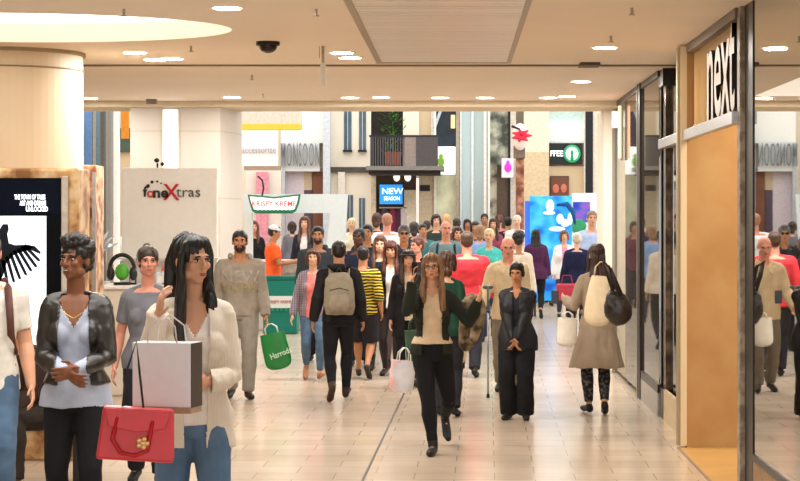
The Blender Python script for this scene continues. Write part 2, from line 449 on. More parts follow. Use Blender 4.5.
        # shoulder yoke + collar base
        t.path([nk0-Z*.012*h, nk0+Z*(.012*h)], [rn*1.5+off, rn*1.15+off*.6], n=16, ends=False)
        for sd in (1, -1):
            S, E, W, _ = J[sd]; a = 1.12 if sex == 'm' else .94
            t.path([T(sd*.02*h, .008*h, .816*h), T(sd*shx*.7, .006*h, .803*h), S], [.026*h+off*.4, .026*h+off*.6, .029*a*h+off*.8], n=12)
            if sl_ > 0:
                pts = [S, lerp(S, E, .3), lerp(S, E, .7), E, lerp(E, W, .3), lerp(E, W, .8), W]
                rr = [x_*a*h+off*.8+w_ for x_, w_ in zip((.031, .029, .026, .025, .025, .019, .0155), (0, .001, .002, .003, .003, .003, .003+opt.get('cuff', 0)))]
                cutn = max(2, int(round(sl_*6)))+1 if sl_ < 1 else 7
                t.path(pts[:cutn], rr[:cutn], n=12, ends=False)
        me = RM(t, opt.get('amp', .007), sx=opt.get('sx', 8), sz=opt.get('sz', 6))
        RtI = Rt.transposed()
        def loc(c): return RtI @ (c-P) + V((0, 0, .52*h))
        op = opt.get('open'); vn = opt.get('v', 0)
        if op is not None:
            w0, w1 = op      # half gap at hem and at neck
            def pr(c):
                l = loc(c); u = (l.z-hem*h)/(.83*h-hem*h)
                return l.y < -.012*h and abs(l.x) < (w0+(w1-w0)*max(0, min(1, u)))*h and l.z < .845*h
            cut(me, pr)
        if vn:
            def pv(c):
                l = loc(c); return l.y < .0 and l.z > (.825-vn)*h + abs(l.x)*opt.get('vs', 1.6) and abs(l.x) < .07*h and l.z > .66*h
            cut(me, pv)
        nm = opt.get('name', kind)
        go = child(nm, me, m_, opt.get('label'), sol=.005)
        if opt.get('hood'):
            t = G()
            t.path([T(.055*h, -.022*h, .835*h), T(.058*h, .035*h, .845*h), T(.03*h, .072*h, .835*h), T(-.03*h, .072*h, .835*h), T(-.058*h, .035*h, .845*h), T(-.055*h, -.022*h, .835*h)], [.006*h, .020*h, .026*h, .026*h, .020*h, .006*h], n=10)
            hm = RM(t, .006); hm.materials.append(m_); ho = bpy.data.objects.new('hood', hm); C.objects.link(ho); ho.parent = go; smooth(hm)
        if opt.get('collar'):
            t = G()
            for sd in (1, -1):
                t.prism([T(sd*.012*h, -.052*h, .80*h), T(sd*.045*h, -.028*h, .845*h), T(sd*.052*h, .012*h, .85*h), T(sd*.06*h, .010*h, .825*h), T(sd*.062*h, -.045*h, .79*h), T(sd*.035*h, -.076*h, .755*h)], V((0, -.004, .006)))
            cm = t.mesh('collar'); cm.materials.append(mat(opt['collar'], .8)); co = bpy.data.objects.new('collar', cm); C.objects.link(co); co.parent = go
        if opt.get('text'):
            for (tx, sz, zz, col) in opt['text']:
                me_ = text_mesh(tx, sz, .006, .002); yy = opt.get('ty', -.088)*h
                sgn = 1 if yy < 0 else -1
                me_.transform(Matrix.Translation((0, yy, zz*h)) @ Matrix.Rotation(0 if sgn > 0 else math.pi, 4, 'Z') @ Matrix.Rotation(R(90), 4, 'X'))
                me_.materials.append(mat(col, .8, var=0)); to = bpy.data.objects.new('printed_letters', me_); C.objects.link(to); to.parent = go
                sw = to.modifiers.new('wrap', 'SHRINKWRAP'); sw.target = go; sw.wrap_method = 'PROJECT'; sw.use_project_y = True
                sw.use_negative_direction = True; sw.use_positive_direction = True; sw.offset = .004; sw.wrap_mode = 'ABOVE_SURFACE'
        if opt.get('belt'):
            t = G(); zb = .60
            t.tube([(T(0, 0, (zb-.012)*h), .090*build*h+off, .066*build*h+off, X, Y), (T(0, 0, (zb+.012)*h), .088*build*h+off, .064*build*h+off, X, Y)], 28)
            bmh = t.mesh('belt'); bmh.materials.append(mat(opt['belt'], .7)); b_ = bpy.data.objects.new('belt', bmh); C.objects.link(b_); b_.parent = go; smooth(bmh)
    # --- hair
    hk, hcol = hair[0], hair[1]; hm_ = hairmat(hcol); L = hair[2] if len(hair) > 2 else .36; t = G(); hamp = .003
    if hk != 'bald':
        up_ = .006 if hk in ('crop', 'short') else .014
        he(t, (0, .020, .046), (.078+up_*.5, .094+up_*.3, .074+up_*.5), n=20, m=12)
        he(t, (0, .046, .004), (.074+up_*.6, .060+up_, .074), n=18, m=10)
        for sx in (1, -1): he(t, (sx*.066, -.012, .030), (.014, .030 if hk != 'crop' else .022, .034))
    if hk == 'short':
        he(t, (0, -.010, .085), (.062, .072, .036))
        if sex == 'f':
            for sx in (1, -1): he(t, (sx*.070, .012, -.005), (.016, .045, .05))
    elif hk == 'quiff': he(t, (0, -.020, .098), (.056, .068, .036), n=16); hamp = .006
    elif hk == 'afro':
        he(t, (0, .030, .060), (.094, .100, .086), n=20, m=12); he(t, (0, -.018, .108), (.080, .080, .050), n=18); hamp = .016
    elif hk == 'tousled':
        he(t, (0, .018, .062), (.086, .098, .076), n=20, m=12); hamp = .012
    elif hk == 'bun':
        he(t, (0, .055, .115), (.034, .036, .032)); he(t, (0, .07, -.02), (.05, .035, .04))
    elif hk == 'bob':
        for sx in (1, -1): t.path([H(sx*.062, -.022, .07), H(sx*.082, -.022, .0), H(sx*.078, -.030, -.085)], [.024*q, .026*q, .020*q], n=10)
        t.path([H(0, .07, .04), H(0, .088, -.02), H(0, .075, -.10)], [.075*q, .078*q, .066*q], n=16, flat=.55)
        he(t, (0, -.052, .075), (.058, .034, .032))
    elif hk == 'ponytail':
        t.path([H(0, .10, .06), H(0, .145, .01), H(0, .135, -.12), H(0, .12, -.24)], [.022*q, .030*q, .027*q, .010*q], n=10)
    elif hk in ('long', 'long_parted', 'fringe'):
        hamp = .005; fw = -1 if not hair[3:] else hair[3]
        b = [H(0, .060, .06), H(0, .088, -.02), H(0, .085, -.11)]
        e1 = HC + (HR @ V((0, .075, -.115)))*q
        b += [e1 + V((0, .030, -.10))*q*1, e1 + V((0, .035, -L*.75))*q, e1 + V((0, .02, -L))*q]
        t.path(b, [.074*q, .086*q, .088*q, .098*q, .088*q, .050*q], n=18, flat=.42)
        for sx in (1, -1):
            Ls = L if fw == -1 else (L if sx == fw else L*.6)
            a0 = [H(sx*.052, -.020, .088), H(sx*.076, -.022, .03), H(sx*.079, -.020, -.05), H(sx*.074, -.024, -.10)]
            a1 = a0[-1] + V((sx*.010, -.02, -.09))*q; a2 = a0[-1]+V((sx*.012, -.045, -Ls*.62))*q; a3 = a0[-1] + V((sx*.0, -.045, -Ls*.85))*q
            t.path(a0+[a1, a2, a3], [.017*q, .017*q, .019*q, .022*q, .028*q, .027*q, .012*q], n=14, flat=1.75, ends=False)
        he(t, (0, -.028, .088), (.062, .058, .034))
        if hk == 'fringe': he(t, (0, -.070, .060), (.058, .024, .034))
    if t.v:
        me = RM(t, 0, v=max(.007, vox))
        if hk in ('long', 'fringe', 'bob', 'ponytail', 'long_parted'):
            for v in me.vertices:
                d = v.co-HC; an = math.atan2(d.x, d.y); r_ = .0035*math.sin(an*22+noise.noise(v.co*7)*3)+.004*math.sin(an*9+v.co.z*4)
                v.co += v.normal*r_
            me.update(); wrinkle(me, .004, sx=16, sz=3, seed=seed)
        else: wrinkle(me, hamp, sx=30 if hk != 'afro' else 34, sz=30, seed=seed)
        child('hair', me, hm_)
    if beard:
        t = G(); he(t, (0, -.030, -.055), (.060, .064, .056), n=18, m=10); he(t, (0, -.062, -.090), (.034, .030, .026))
        me = RM(t, .002, v=max(.007, vox)); HRI = HR.transposed()
        def pb(c):
            l = (HRI @ (c-HC))/q; return l.z > -.030-abs(l.x)*.0 and l.y < -.03 or l.y > .02 or l.z > 0 or (abs(l.x) < .024 and -.066 < l.z < -.045)
        cut(me, pb)
        if len(me.polygons): child('beard', me, hairmat(beard))
    if glasses:
        t = G()
        for sx in (1, -1):
            c = H(sx*.031, -.097, .006)
            if glasses == 'dark': t.ell(c, (.022*q, .004*q, .017*q), HR, 0, 14, 8)
            else: t.path([H(sx*.031+.021*math.cos(R(30*i)), -.097, .006+.016*math.sin(R(30*i))) for i in range(13)], .0018, n=5, ends=False)
            t.path([H(sx*.054, -.092, .010), H(sx*.077, -.01, .010)], .0022, n=6)
        t.path([H(-.01, -.099, .010), H(.01, -.099, .010)], .0022, n=6)
        child('sunglasses' if glasses == 'dark' else 'glasses', t.mesh('glasses'), mat('#141414', .15, var=0) if glasses == 'dark' else mat('#3a2c26', .3, var=0))
    if headwear:
        t = G(); hk2, hc2 = headwear
        if hk2 == 'band': t.tube([(H(0, .014, .045), .082*q, .098*q, HR @ V((1,0,0)), HR @ V((0,1,0))), (H(0, .018, .078), .078*q, .094*q, HR @ V((1,0,0)), HR @ V((0,1,0)))], 24)
        if hk2 == 'cap':
            he(t, (0, .016, .060), (.084, .098, .070), n=20); he(t, (0, -.095, .045), (.055, .05, .007), n=16)
        if hk2 == 'hat': he(t, (0, .012, .068), (.086, .100, .060), n=20); he(t, (0, .008, .05), (.128, .142, .010), n=24)
        if hk2 == 'beanie': he(t, (0, .018, .056), (.088, .102, .082), n=20)
        child({'band': 'headband', 'cap': 'cap', 'hat': 'hat', 'beanie': 'beanie'}[hk2], RM(t, .001, v=.008), mat(hc2, .85))
    def world(p): return Mw @ V(p)
    info = dict(o=bo, h=h, M=Mw, J={a: [world(p) for p in b] for a, b in J.items()}, T=lambda a, b, c: world(T(a*h, b*h, c*h)), H=lambda a, b, c: world(H(a, b, c)), yaw=R(yaw), k=k, lat=lambda a: (Mw.to_3x3() @ V(a)))
    ALLP.append(info)
    return info
# ================================================================== THE SETTING
CZ = 3.28
def brickfloor():
    m, n, b = nt('floor_tiles'); b.inputs['Roughness'].default_value = .2; b.inputs['Specular IOR Level'].default_value = .5
    tc = n.nodes.new('ShaderNodeTexCoord'); mp = n.nodes.new('ShaderNodeMapping'); mp.inputs['Rotation'].default_value = (0, 0, R(.83))
    mp.inputs['Location'].default_value = (.235, .1, 0)
    n.links.new(tc.outputs['Object'], mp.inputs[0])
    br = n.nodes.new('ShaderNodeTexBrick'); br.offset = .5; br.inputs['Scale'].default_value = 1
    br.inputs['Brick Width'].default_value = .58; br.inputs['Row Height'].default_value = .36
    br.inputs['Mortar Size'].default_value = .005; br.inputs['Mortar Smooth'].default_value = .3
    br.inputs['Color1'].default_value = lin('#cdbdaa'); br.inputs['Color2'].default_value = lin('#c4b29c'); br.inputs['Mortar'].default_value = lin('#a5917a')
    n.links.new(mp.outputs[0], br.inputs['Vector'])
    ns = n.nodes.new('ShaderNodeTexNoise'); ns.inputs['Scale'].default_value = 1.6; ns.inputs['Detail'].default_value = 5
    n.links.new(mp.outputs[0], ns.inputs['Vector'])
    mx = n.nodes.new('ShaderNodeMixRGB'); mx.blend_type = 'MULTIPLY'; mx.inputs[0].default_value = .35
    r = n.nodes.new('ShaderNodeValToRGB'); r.color_ramp.elements[0].color = (.72, .66, .58, 1); r.color_ramp.elements[1].color = (1, 1, 1, 1)
    r.color_ramp.elements[0].position = .3; r.color_ramp.elements[1].position = .65
    n.links.new(ns.outputs['Fac'], r.inputs[0]); n.links.new(br.outputs['Color'], mx.inputs[1]); n.links.new(r.outputs[0], mx.inputs[2])
    n.links.new(mx.outputs[0], b.inputs['Base Color'])
    return m
struct('floor', G().box((-14, -3, -.1), (9, 62, 0)), brickfloor())
# expansion joint and the shop threshold
g = G(); a, b_ = V((-.72, 11.5, .001)), V((-.52, 25, .001)); w = V((.009, 0, 0))
g.prism([a-w, a+w, b_+w, b_-w], V((0, 0, .002))); struct('trim_1', g, mat('#3a342e', .5, var=0))
struct('trim_2', G().box((1.80, 11, .0005), (6, 16.26, .004)), mat('#c39a5e', .35, var=.1, scale=3))
struct('trim_3', G().box((1.78, 11, .0008), (1.80, 16.26, .006)), mat('#8a7a66', .4, var=0))

wallm = mat('#e3d3ba', .7, var=.03, scale=2); ceilm = mat('#e4d5c2', .8, var=.02, scale=1)
# ceiling with an oval light well and a slatted panel bay
ec, ex, ey = V((-3.29, 14.9, 0)), 1.6, 1.15
X0, X1, Y0, Y1 = -12, 7, -2, 18.4
px0, px1, py1 = -.74, .48, 18.18
g = G(); T_ = .3
def slab(x0, x1, y0, y1, z=CZ, t=.3): g.box((x0, y0, z), (x1, y1, z+t))
slab(px1, X1, Y0, Y1); slab(px0, px1, py1, Y1); slab(px0, px1, Y0, 8)
sqx0, sqx1, sqy0, sqy1 = -5.2, px0, 13.4, 16.4
slab(X0, sqx0, Y0, Y1); slab(sqx0, sqx1, Y0, sqy0); slab(sqx0, sqx1, sqy1, Y1)
N = 64; inner = []; outer = []
for i in range(N):
    t = 2*math.pi*i/N; cx, sy = math.cos(t), math.sin(t); inner.append(V((ec.x+ex*cx, ec.y+ey*sy, CZ)))
    d = V((cx*ex, sy*ey, 0)); kx = ((sqx1-ec.x) if d.x > 0 else (sqx0-ec.x))/d.x if abs(d.x) > 1e-6 else 1e9
    ky = ((sqy1-ec.y) if d.y > 0 else (sqy0-ec.y))/d.y if abs(d.y) > 1e-6 else 1e9
    kk = min(kx, ky); outer.append(V((ec.x+d.x*kk, ec.y+d.y*kk, CZ)))
vs = inner+outer+[v+V((0, 0, .16)) for v in inner]; fs = []
for i in range(N):
    j = (i+1) % N; fs += [(i, j, N+j, N+i), (i, 2*N+i, 2*N+j, j)]
g.add(vs, fs)
for cx_, cy_ in ((sqx0, sqy0), (sqx0, sqy1), (sqx1, sqy0), (sqx1, sqy1)):      # little corner fillers of the square
    pass
struct('ceiling', g, ceilm)
g = G(); g.tube([(V((ec.x, ec.y, CZ+.15)), ex, ey, V((1,0,0)), V((0,1,0))), (V((ec.x, ec.y, CZ+.20)), ex, ey, V((1,0,0)), V((0,1,0)))], 64)
lw = obj('light_well', g, emis('#fff8ee', 1.6)); tag(lw, 'large oval glowing light recess in the ceiling at upper left', 'ceiling light')
g = G()
struct('trim_4', G().box((px0, 8, CZ+.05), (px1, py1, CZ+.3)), mat('#c9b79c', .35, var=.05))
sp = empty('ceiling_slat_panel', (-.13, 13, CZ), 'slatted metal ceiling panel set in the beige ceiling above the walkway', 'ceiling panel')
g = G(); y = 8.1
while y < py1-.1:
    g.box((px0+.05+.13, y-13, .0), (px1-.04+.13, y-13+.12, .03)); y += .15
obj('slats', g, mat('#eee4d6', .3, metal=.12, var=.08, scale=2, stretch=(.4, 6, 1)), sp)
g = G(); g.box((px0+.13, -5, -.006), (px0+.05+.13, 5.18, .05)); g.box((px1-.04+.13, -5, -.006), (px1+.13, 5.18, .05)); g.box((px0+.13, 5.13, -.006), (px1+.13, 5.18, .05))
obj('frame', g, mat('#a08d74', .4, var=0), sp)
struct('ceiling_rear', G().box((X0, 18.43, CZ-.02), (X1, 23.7, CZ+.3)), ceilm)
struct('trim_5', G().box((X0, 18.38, CZ-.01), (X1, 18.44, CZ+.06)), mat('#6d5b45', .8, var=0))  # solid strip for the ceiling shadow gap, its shade put into the dark colour
struct('trim_6', G().box((X0, 23.7, 3.185), (X1, 24.7, CZ+.9)), mat('#d5c5aa', .7, var=.03), bevel=.01)
struct('wall_upper', G().box((-14, 24.0, CZ+.9), (9, 24.7, 9)), mat('#d9cdb6', .8, var=.03))

# downlights
LG_ = [(227,7),(135,52),(155,59),(172,58),(342,52),(350,57),(605,47),(581,79),(567,94),(232,95),(350,101),(381,95),(485,103),(89,96),(440,101),(548,101)]
dm = emis('#fff3dc', 14); rim = mat('#efe6d6', .4, var=0)
for i, (a, b_) in enumerate(LG_):
    s = (218-b_)/(CZ-CH); x = (a-VX)/s; y = FPX/s
    if y > 23.7: y = 23.0; x = (a-VX)/(FPX/y)
    zc = CZ if y < 18.4 else CZ-.02
    lb = 'round recessed ceiling downlight'
    pos = ['nearest the oval light well at the top left', 'leftmost of the three above the left pillars', 'middle of the three above the left pillars', 'rightmost of the three above the left pillars',
           'left of the hanging sensor pole pair, nearer', 'just behind its twin by the hanging sensor pole', 'nearest above the right shopfront', 'second above the right shopfront', 'third above the right shopfront',
           'above the right edge of the white pillar', 'near the middle of the far ceiling edge', 'beyond the slatted panel left corner', 'beyond the slatted panel right corner', 'beside the big round column',
           'at the far ceiling edge under the balcony', 'at the far ceiling edge above the coffee sign'][i]
    t = empty('ceiling_light', (x, y, zc), lb+' '+pos, 'ceiling light', 'round downlights in the beige ceiling')
    obj('rim', G().tube([(V((0,0,-.008)), .115, .115, V((1,0,0)), V((0,1,0))), (V((0,0,.0)), .12, .12, V((1,0,0)), V((0,1,0)))], 24), rim, t)
    obj('lamp_disc', G().tube([(V((0,0,-.012)), .095, .095, V((1,0,0)), V((0,1,0))), (V((0,0,-.008)), .095, .095, V((1,0,0)), V((0,1,0)))], 24), dm, t)
    ld = bpy.data.lights.new('downlight', 'AREA'); ld.shape = 'DISK'; ld.size = .18; ld.energy = 17; ld.color = (1, .96, .92)
    lo = bpy.data.objects.new('downlight', ld); C.objects.link(lo); lo.location = (0, 0, -.02); lo.parent = t
# sprinklers, dome camera, sensor pole, speaker grilles
chrome = mat('#a89e90', .3, metal=.8, var=0); dark = mat('#221d1a', .5, var=0)
for i, (a, b_, lb) in enumerate(((124,9,'left of the oval light well'),(191,46,'right tip of the oval light well'),(316,9,'near the slatted panel left edge'),(632,8,'above the shop sign at top right'),(611,36,'beside the nearest right downlight'),(252,73,'behind the black dome camera'),(263,92,'at the rear edge near the pillar'))):
    s = (218-b_)/(CZ-CH); t = empty('sprinkler', ((a-VX)/s, FPX/s, CZ if b_ < 65 else CZ-.02), 'small metal fire sprinkler on the ceiling '+lb, 'sprinkler', 'ceiling sprinklers')
    obj('pipe', G().cyl((0,0,-.045), .010, .045, 10), chrome, t); obj('deflector', G().cyl((0,0,-.05), .022, .006, 14), chrome, t)
s = 125; t = empty('dome_camera', ((268-VX)/s, FPX/s, CZ), 'black dome security camera hanging from the ceiling', 'camera')
obj('mount_plate', G().cyl((0,0,-.03), .095, .03, 24), dark, t); g = G(); g.ell((0,0,-.03), (.078,.078,.062)); obj('dome', g, mat('#2a1712', .12, var=0), t, smoothed=True)
s = 122; t = empty('sensor_pole', ((323-VX)/s, FPX/s, CZ), 'thin white hanging sensor pole dropping from the ceiling', 'sensor')
obj('pole', G().cyl((0,0,-.30), .012, .32, 12).cyl((-.03,0,-.1), .004, .1, 8), chrome, t); obj('housing', G().box((-.022,-.02,-.33), (.022,.02,-.14)), mat('#d9d4c8', .4, var=0), t, bevel=.005)
for a, b_, lb in ((588,65,'square dark speaker grille in the ceiling beside the second right downlight'),(561,67,'small flat sensor plate on the ceiling left of the speaker grille')):
    s = (218-b_)/(CZ-CH); t = tag(obj('ceiling_grille', G().box((-.09,-.15,-.03), (.09,.15,0)) if a == 588 else G().box((-.05,-.08,-.012), (.05,.08,0)), mat('#5b4c40', .6) if a == 588 else mat('#a8977e', .6), loc=((a-VX)/s, FPX/s-.2, CZ)), lb, 'ceiling grille')
s = 84; t = tag(obj('motion_sensor', G().box((-.06,-.04,-.06), (.06,.04,0)), mat('#8b8176', .5), loc=((157-VX)/s, 23.4, CZ-.02)), 'small grey motion sensor on the ceiling above the white pillar', 'sensor')

# ---- left: round column
struct('wall_column_round', G().cyl((-3.88, 17.1, 0), .665, CZ, 64), mat('#d6c3a6', .5, var=.03, scale=2), smoothed=False)
g = G().cyl((-3.88, 17.1, 3.12), .675, .012, 64); struct('trim_7', g, mat('#8f7c62', .7, var=0))
g = G().cyl((-3.88, 17.1, 3.25), .685, .03, 64); struct('trim_8', g, mat('#a5906f', .7, var=0))
# ---- left: eight-sided pillar with a light slot
pm = mat('#c6beb3', .55, var=.03, scale=1.5)
g = G(); y0 = 23.8; y1 = 25.2
pts = [V((-3.90, y0, 0)), V((-2.83, y0, 0)), V((-2.68, y0+1.0, 0)), V((-2.95, y1+1, 0)), V((-4.1, y1+1, 0)), V((-3.93, y0+.6, 0))]
g.prism(pts, V((0, 0, CZ-.02))); struct('wall_pillar', g, pm)
gg = G()
for z in (2.9, 2.1, 1.2):
    gg.box((-3.9, y0-.004, z), (-2.83, y0, z+.010)); gg.prism([V((-2.83, y0-.004, z)), V((-2.68+.004, y0+1.0, z)), V((-2.68, y0+1, z)), V((-2.83, y0, z))], V((0,0,.010)))
struct('trim_9', gg, mat('#b8ab96', .7, var=0))
sc_ = 84; pl = empty('wall_light', (-3.42, y0, 2.35), 'tall white vertical light strip on the cream pillar', 'wall light')
obj('frame', G().box((-.10, -.02, -.12), (.10, 0, .82)), mat('#cfc8bc', .5, var=0), pl); obj('diffuser', G().box((-.08, -.035, -.10), (.08, -.02, .80)), emis('#fbfdff', 2.0), pl)

# ---- phone accessory kiosk
K = empty('phone_accessory_kiosk', (-3.2, 21.6, 0), 'cream phone accessory kiosk with tall white sign board before the pillar', 'kiosk')
kx = lambda p, s=91: (p-VX)/s+3.2
obj('sign_board', G().box((kx(123), .30, .9), (kx(218), .40, 2.42)), mat('#e9e6e0', .45, var=.02), K, bevel=.01)
obj('counter', G().box((-.58, -.6, 0), (.62, .28, 1.12)), mat('#e4dbcb', .5, var=.04), K, bevel=.02)
obj('counter_top', G().box((-.62, -.64, 1.12), (.66, .28, 1.16)), mat('#f0ece4', .3, var=0), K, bevel=.01)
obj('shelf', G().box((-.5, .05, 1.42), (.6, .30, 1.44)), mat('#d8d5ce', .3, var=0), K)
g = G(); g.box((-.10, .28, 2.42), (-.08, .30, 2.47)); g.ell((-.09, .24, 2.50), (.03, .04, .025)); g.ell((-.03, .26, 2.46), (.022, .03, .022)); obj('spotlight', g, dark, K, smoothed=True)
def sgn(txt, px, py, s, size, col, sx=1, par=None, y=None, bold=0, depth=.006, nm='letters', rot=(R(90), 0, 0), spacing=1.0, em=0):
    loc = at(px, py, s)
    if y is not None: loc.y = y
    if par: loc = loc - par.location
    return text(nm, txt, size, emis(col, em) if em else mat(col, .5, var=0), loc, par, depth, bold, rot, sx, spacing)
yk = 21.6+.292
sk = FPX/yk
sgn('f', 145, 192, sk, .155, '#2b2a28', 1, K, yk, .004)
sgn('o', 150.5, 193, sk, .15, '#c9453c', 1, K, yk, .003)
sgn('ne', 160.5, 193, sk, .16, '#2b2a28', 1.1, K, yk, .005)
sgn('X', 171.3, 193, sk, .25, '#b8202a', .95, K, yk, .003)
sgn('tras', 188.5, 192.3, sk, .16, '#55534f', 1.1, K, yk, .0)
g = G()
for a, b_, r in ((148,186,.020),(152,182,.017),(157.3,181.5,.012),(161,183.3,.010)):
    p = at(a, b_, sk)-K.location; g.ell((p.x, yk-21.6, p.z), (r, .006, r))
obj('logo_dots', g, dark, K)
sgn('X', 141, 330, 95, .22, '#b8202a', .95, K, 20.995, .003)
# goods on the kiosk
def at_y(px, py, y): return V(((px-VX)*y/FPX, y, CH-(py-VY)*y/FPX))
p = at_y(122, 262, 21.2); p.z = 1.16
t = empty('headphone_display', p, 'round black headphone display with green centre on the kiosk counter', 'display')
g = G()
for i in range(25):
    pass
g.path([V((.13*math.cos(a), 0, .17+.15*math.sin(a))) for a in [R(-30+240*i/16) for i in range(17)]], .022, n=8); obj('headband', g, dark, t, smoothed=True)
[obj('ear_cup', G().ell((sx*.12, 0, .12), (.045, .04, .075)), mat('#2a2a2c', .3), t, smoothed=True) for sx in (-1, 1)]
g = G(); g.ell((0, 0, .14), (.075, .05, .09)); obj('display_head', g, mat('#58b03c', .4), t, smoothed=True); obj('stand', G().cyl((0,0,0), .09, .03, 20), dark, t)
for i, (a, c, hgt, lb) in enumerate(((153,'#3f8f3c',.19,'green topped bottle shaped gadget on the kiosk counter'),(147,'#2c2240',.12,'dark purple gadget box on the kiosk counter'),(160,'#c9d6dd',.13,'pale blue gadget box on the kiosk counter'),(165,'#c46a5c',.2,'red gadget package on the kiosk counter'),(133,'#1c1c1e',.1,'small black speaker on the kiosk counter'))):
    p = at_y(a, 262, 21.35); p.z = 1.16
    if i == 0:
        t = empty('bottle', p, lb, 'bottle', None); obj('body', G().cyl((0,0,0), .03, hgt*.7, 16), mat('#cfe0e6', .2), t); obj('cap', G().cyl((0,0,hgt*.7), .016, hgt*.3, 12, r2=.012), mat(c), t)
    else:
        t = empty('gadget_box', p, lb, 'package'); obj('carton', G().box((-.035,-.03,0), (.035,.03,hgt)), mat(c, .4), t, bevel=.004); obj('panel', G().box((-.025,-.033,.02), (.025,-.03,hgt*.7)), mat('#e8e6e2', .4, var=0), t)
# white and teal leaflet rack left of the kiosk
p = at(94, 340, 92); p.z = 0
t = empty('display_rack', p, 'white display rack with blue packages and silvery foil shapes beside the kiosk', 'display rack')
obj('post', G().box((-.02,-.02,0), (.02,.02,1.5)), mat('#d9dde0', .3, metal=.3, var=0), t); obj('base', G().box((-.18,-.15,0), (.18,.15,.05)), mat('#c7ccd0', .4), t)
for i in range(4):
    obj('shelf', G().box((-.16,-.12,.35+.27*i), (.16,.1,.37+.27*i)), mat('#e5e9ec', .3), t)
for i in range(8):
    obj('package', G().box((-.13+.14*(i % 2),-.11,.372+.27*(i//2)), (-.02+.14*(i % 2),-.04,.56+.27*(i//2))), mat(['#2f7f86','#dfe9ef','#1f8f8a','#ced8e2'][(i*3+i//2) % 4], .4), t)
g = G()
for i in range(9):
    a = R(20+140*i/8); g.path([(0,0,1.5), (.13*math.cos(a), -.02*(i % 3), 1.5+.13*math.sin(a)), (.25*math.cos(a)+.02, -.05*(i % 2), 1.5+.28*math.sin(a))], [.01,.035,.006], n=6, flat=.3)
obj('foil_leaf', g, mat('#c3ccd8', .25, metal=.5, var=.1), t, smoothed=True)

# ---- advertising screen kiosk (left)
yS = 15.4; s_ = FPX/yS
A = empty('advertising_screen', (-4.0, yS, 0), 'large lit advertising screen with black bird wing picture in a golden stone surround', 'screen')
def ax(p): return (p-VX)/s_+4.0
def az(p): return CH-(p-VY)/s_
gold = blotch('#8b5f38', '#c79c68', '#ddc39a', 7, .35)
fr = G(); fr.box((-1.1, .02, 0), (ax(78), .5, az(168))); obj('surround', fr, gold, A, bevel=.02)
obj('silver_edge', G().box((ax(62), -.04, .1), (ax(69), .02, az(176))), mat('#b7a898', .25, metal=.6), A, bevel=.006)
obj('bezel', G().box((-1.0, -.03, .25), (ax(62), .02, az(178))), mat('#04070d', .6, var=0, spec=.1), A)
obj('header', G().box((-1.0, -.034, az(214)), (ax(60), -.03, az(180))), mat('#050d1e', .6, var=0, spec=.1), A)
obj('picture', G().box((-1.0, -.036, .5), (ax(47), -.03, az(216))), emis('#e9f3fb', 1.05), A)
wing = G(); zz = -.042
def P2(a, b_): return V((ax(a), zz, az(b_)))
D = V((0, .005, 0))
wing.prism([P2(-18,290), P2(-2,236), P2(1,229), P2(4,224), P2(9,224), P2(10,229), P2(8.5,234), P2(10,243), P2(16,245), P2(28,244.5), P2(36,246), P2(30,250), P2(16,254), P2(8,262), P2(4,276), P2(-8,296)], D)
wing.prism([P2(36,246), P2(28,244.5), P2(30,249), P2(41,254), P2(42,252)], D)
for (a, b_, c, d) in ((28,248,40,260),(25,250,37,266),(21,252,32,270),(17,254,27,274),(13,257,21,278),(9,260,15,281),(5,264,9,284),(0,268,3,287),(-6,272,-3,290)):
    u = V((c-a, d-b_, 0)).normalized(); w = V((-u.y, u.x, 0))
    wing.prism([P2(a-w.x*1.8-4*u.x, b_-w.y*1.8-4*u.y), P2(a+w.x*1.8-4*u.x, b_+w.y*1.8-4*u.y), P2(c+w.x*1.5, d+w.y*1.5), P2(c+u.x*2, d+u.y*2), P2(c-w.x*1.3, d-w.y*1.3)], D)
obj('bird_wing', wing, mat('#030a1c', .5, var=0), A)
for tx, cx_, cy_, sz, sx in (('THE TOWN OF TALES', 31, 197.3, .052, .46), ('ART AND DREAMS', 34, 203.4, .052, .46), ('UNLOCKED', 38, 209.3, .052, .60)):
    text('caption_letters', tx, sz, emis('#eef4ff', 1.1), V((ax(cx_), -.042, az(cy_))), A, .002, .0015, (R(90),0,0), sx)
# slim brown marble stele right of the screen
t = empty('marble_stele', (-3.42, 17.75, 0), 'slim brown marble stele with dark inset behind the advertising screen', 'stele')
s2 = FPX/17.75; e = lambda p: (p-VX)/s2+3.42
obj('shaft', G().box((e(76), .01, 0), (e(96), .4, CH+(218-165)/s2)), blotch('#7d4a33', '#bb8c66', '#d8b994', 9, .3), t, bevel=.01)
obj('inset', G().box((e(84), -.01, .3), (e(90), .01, CH+(218-205)/s2)), mat('#3b2a26', .2), t)
obj('edge_strip', G().box((e(92.5), -.02, 0), (e(96), .01, CH+(218-172)/s2)), mat('#8d8d92', .3, metal=.6), t)
# bench seat in front of the screen
t = empty('bench', (-3.02, 14.2, 0), 'low dark bench under the advertising screen', 'bench')
obj('seat', G().box((-.8,-.22,.40), (.45,.22,.46)), mat('#3c2c24', .6), t, bevel=.01)
for x_ in (-.7, .35): obj('leg', G().box((x_-.03,-.18,0), (x_+.03,.18,.40)), dark, t)

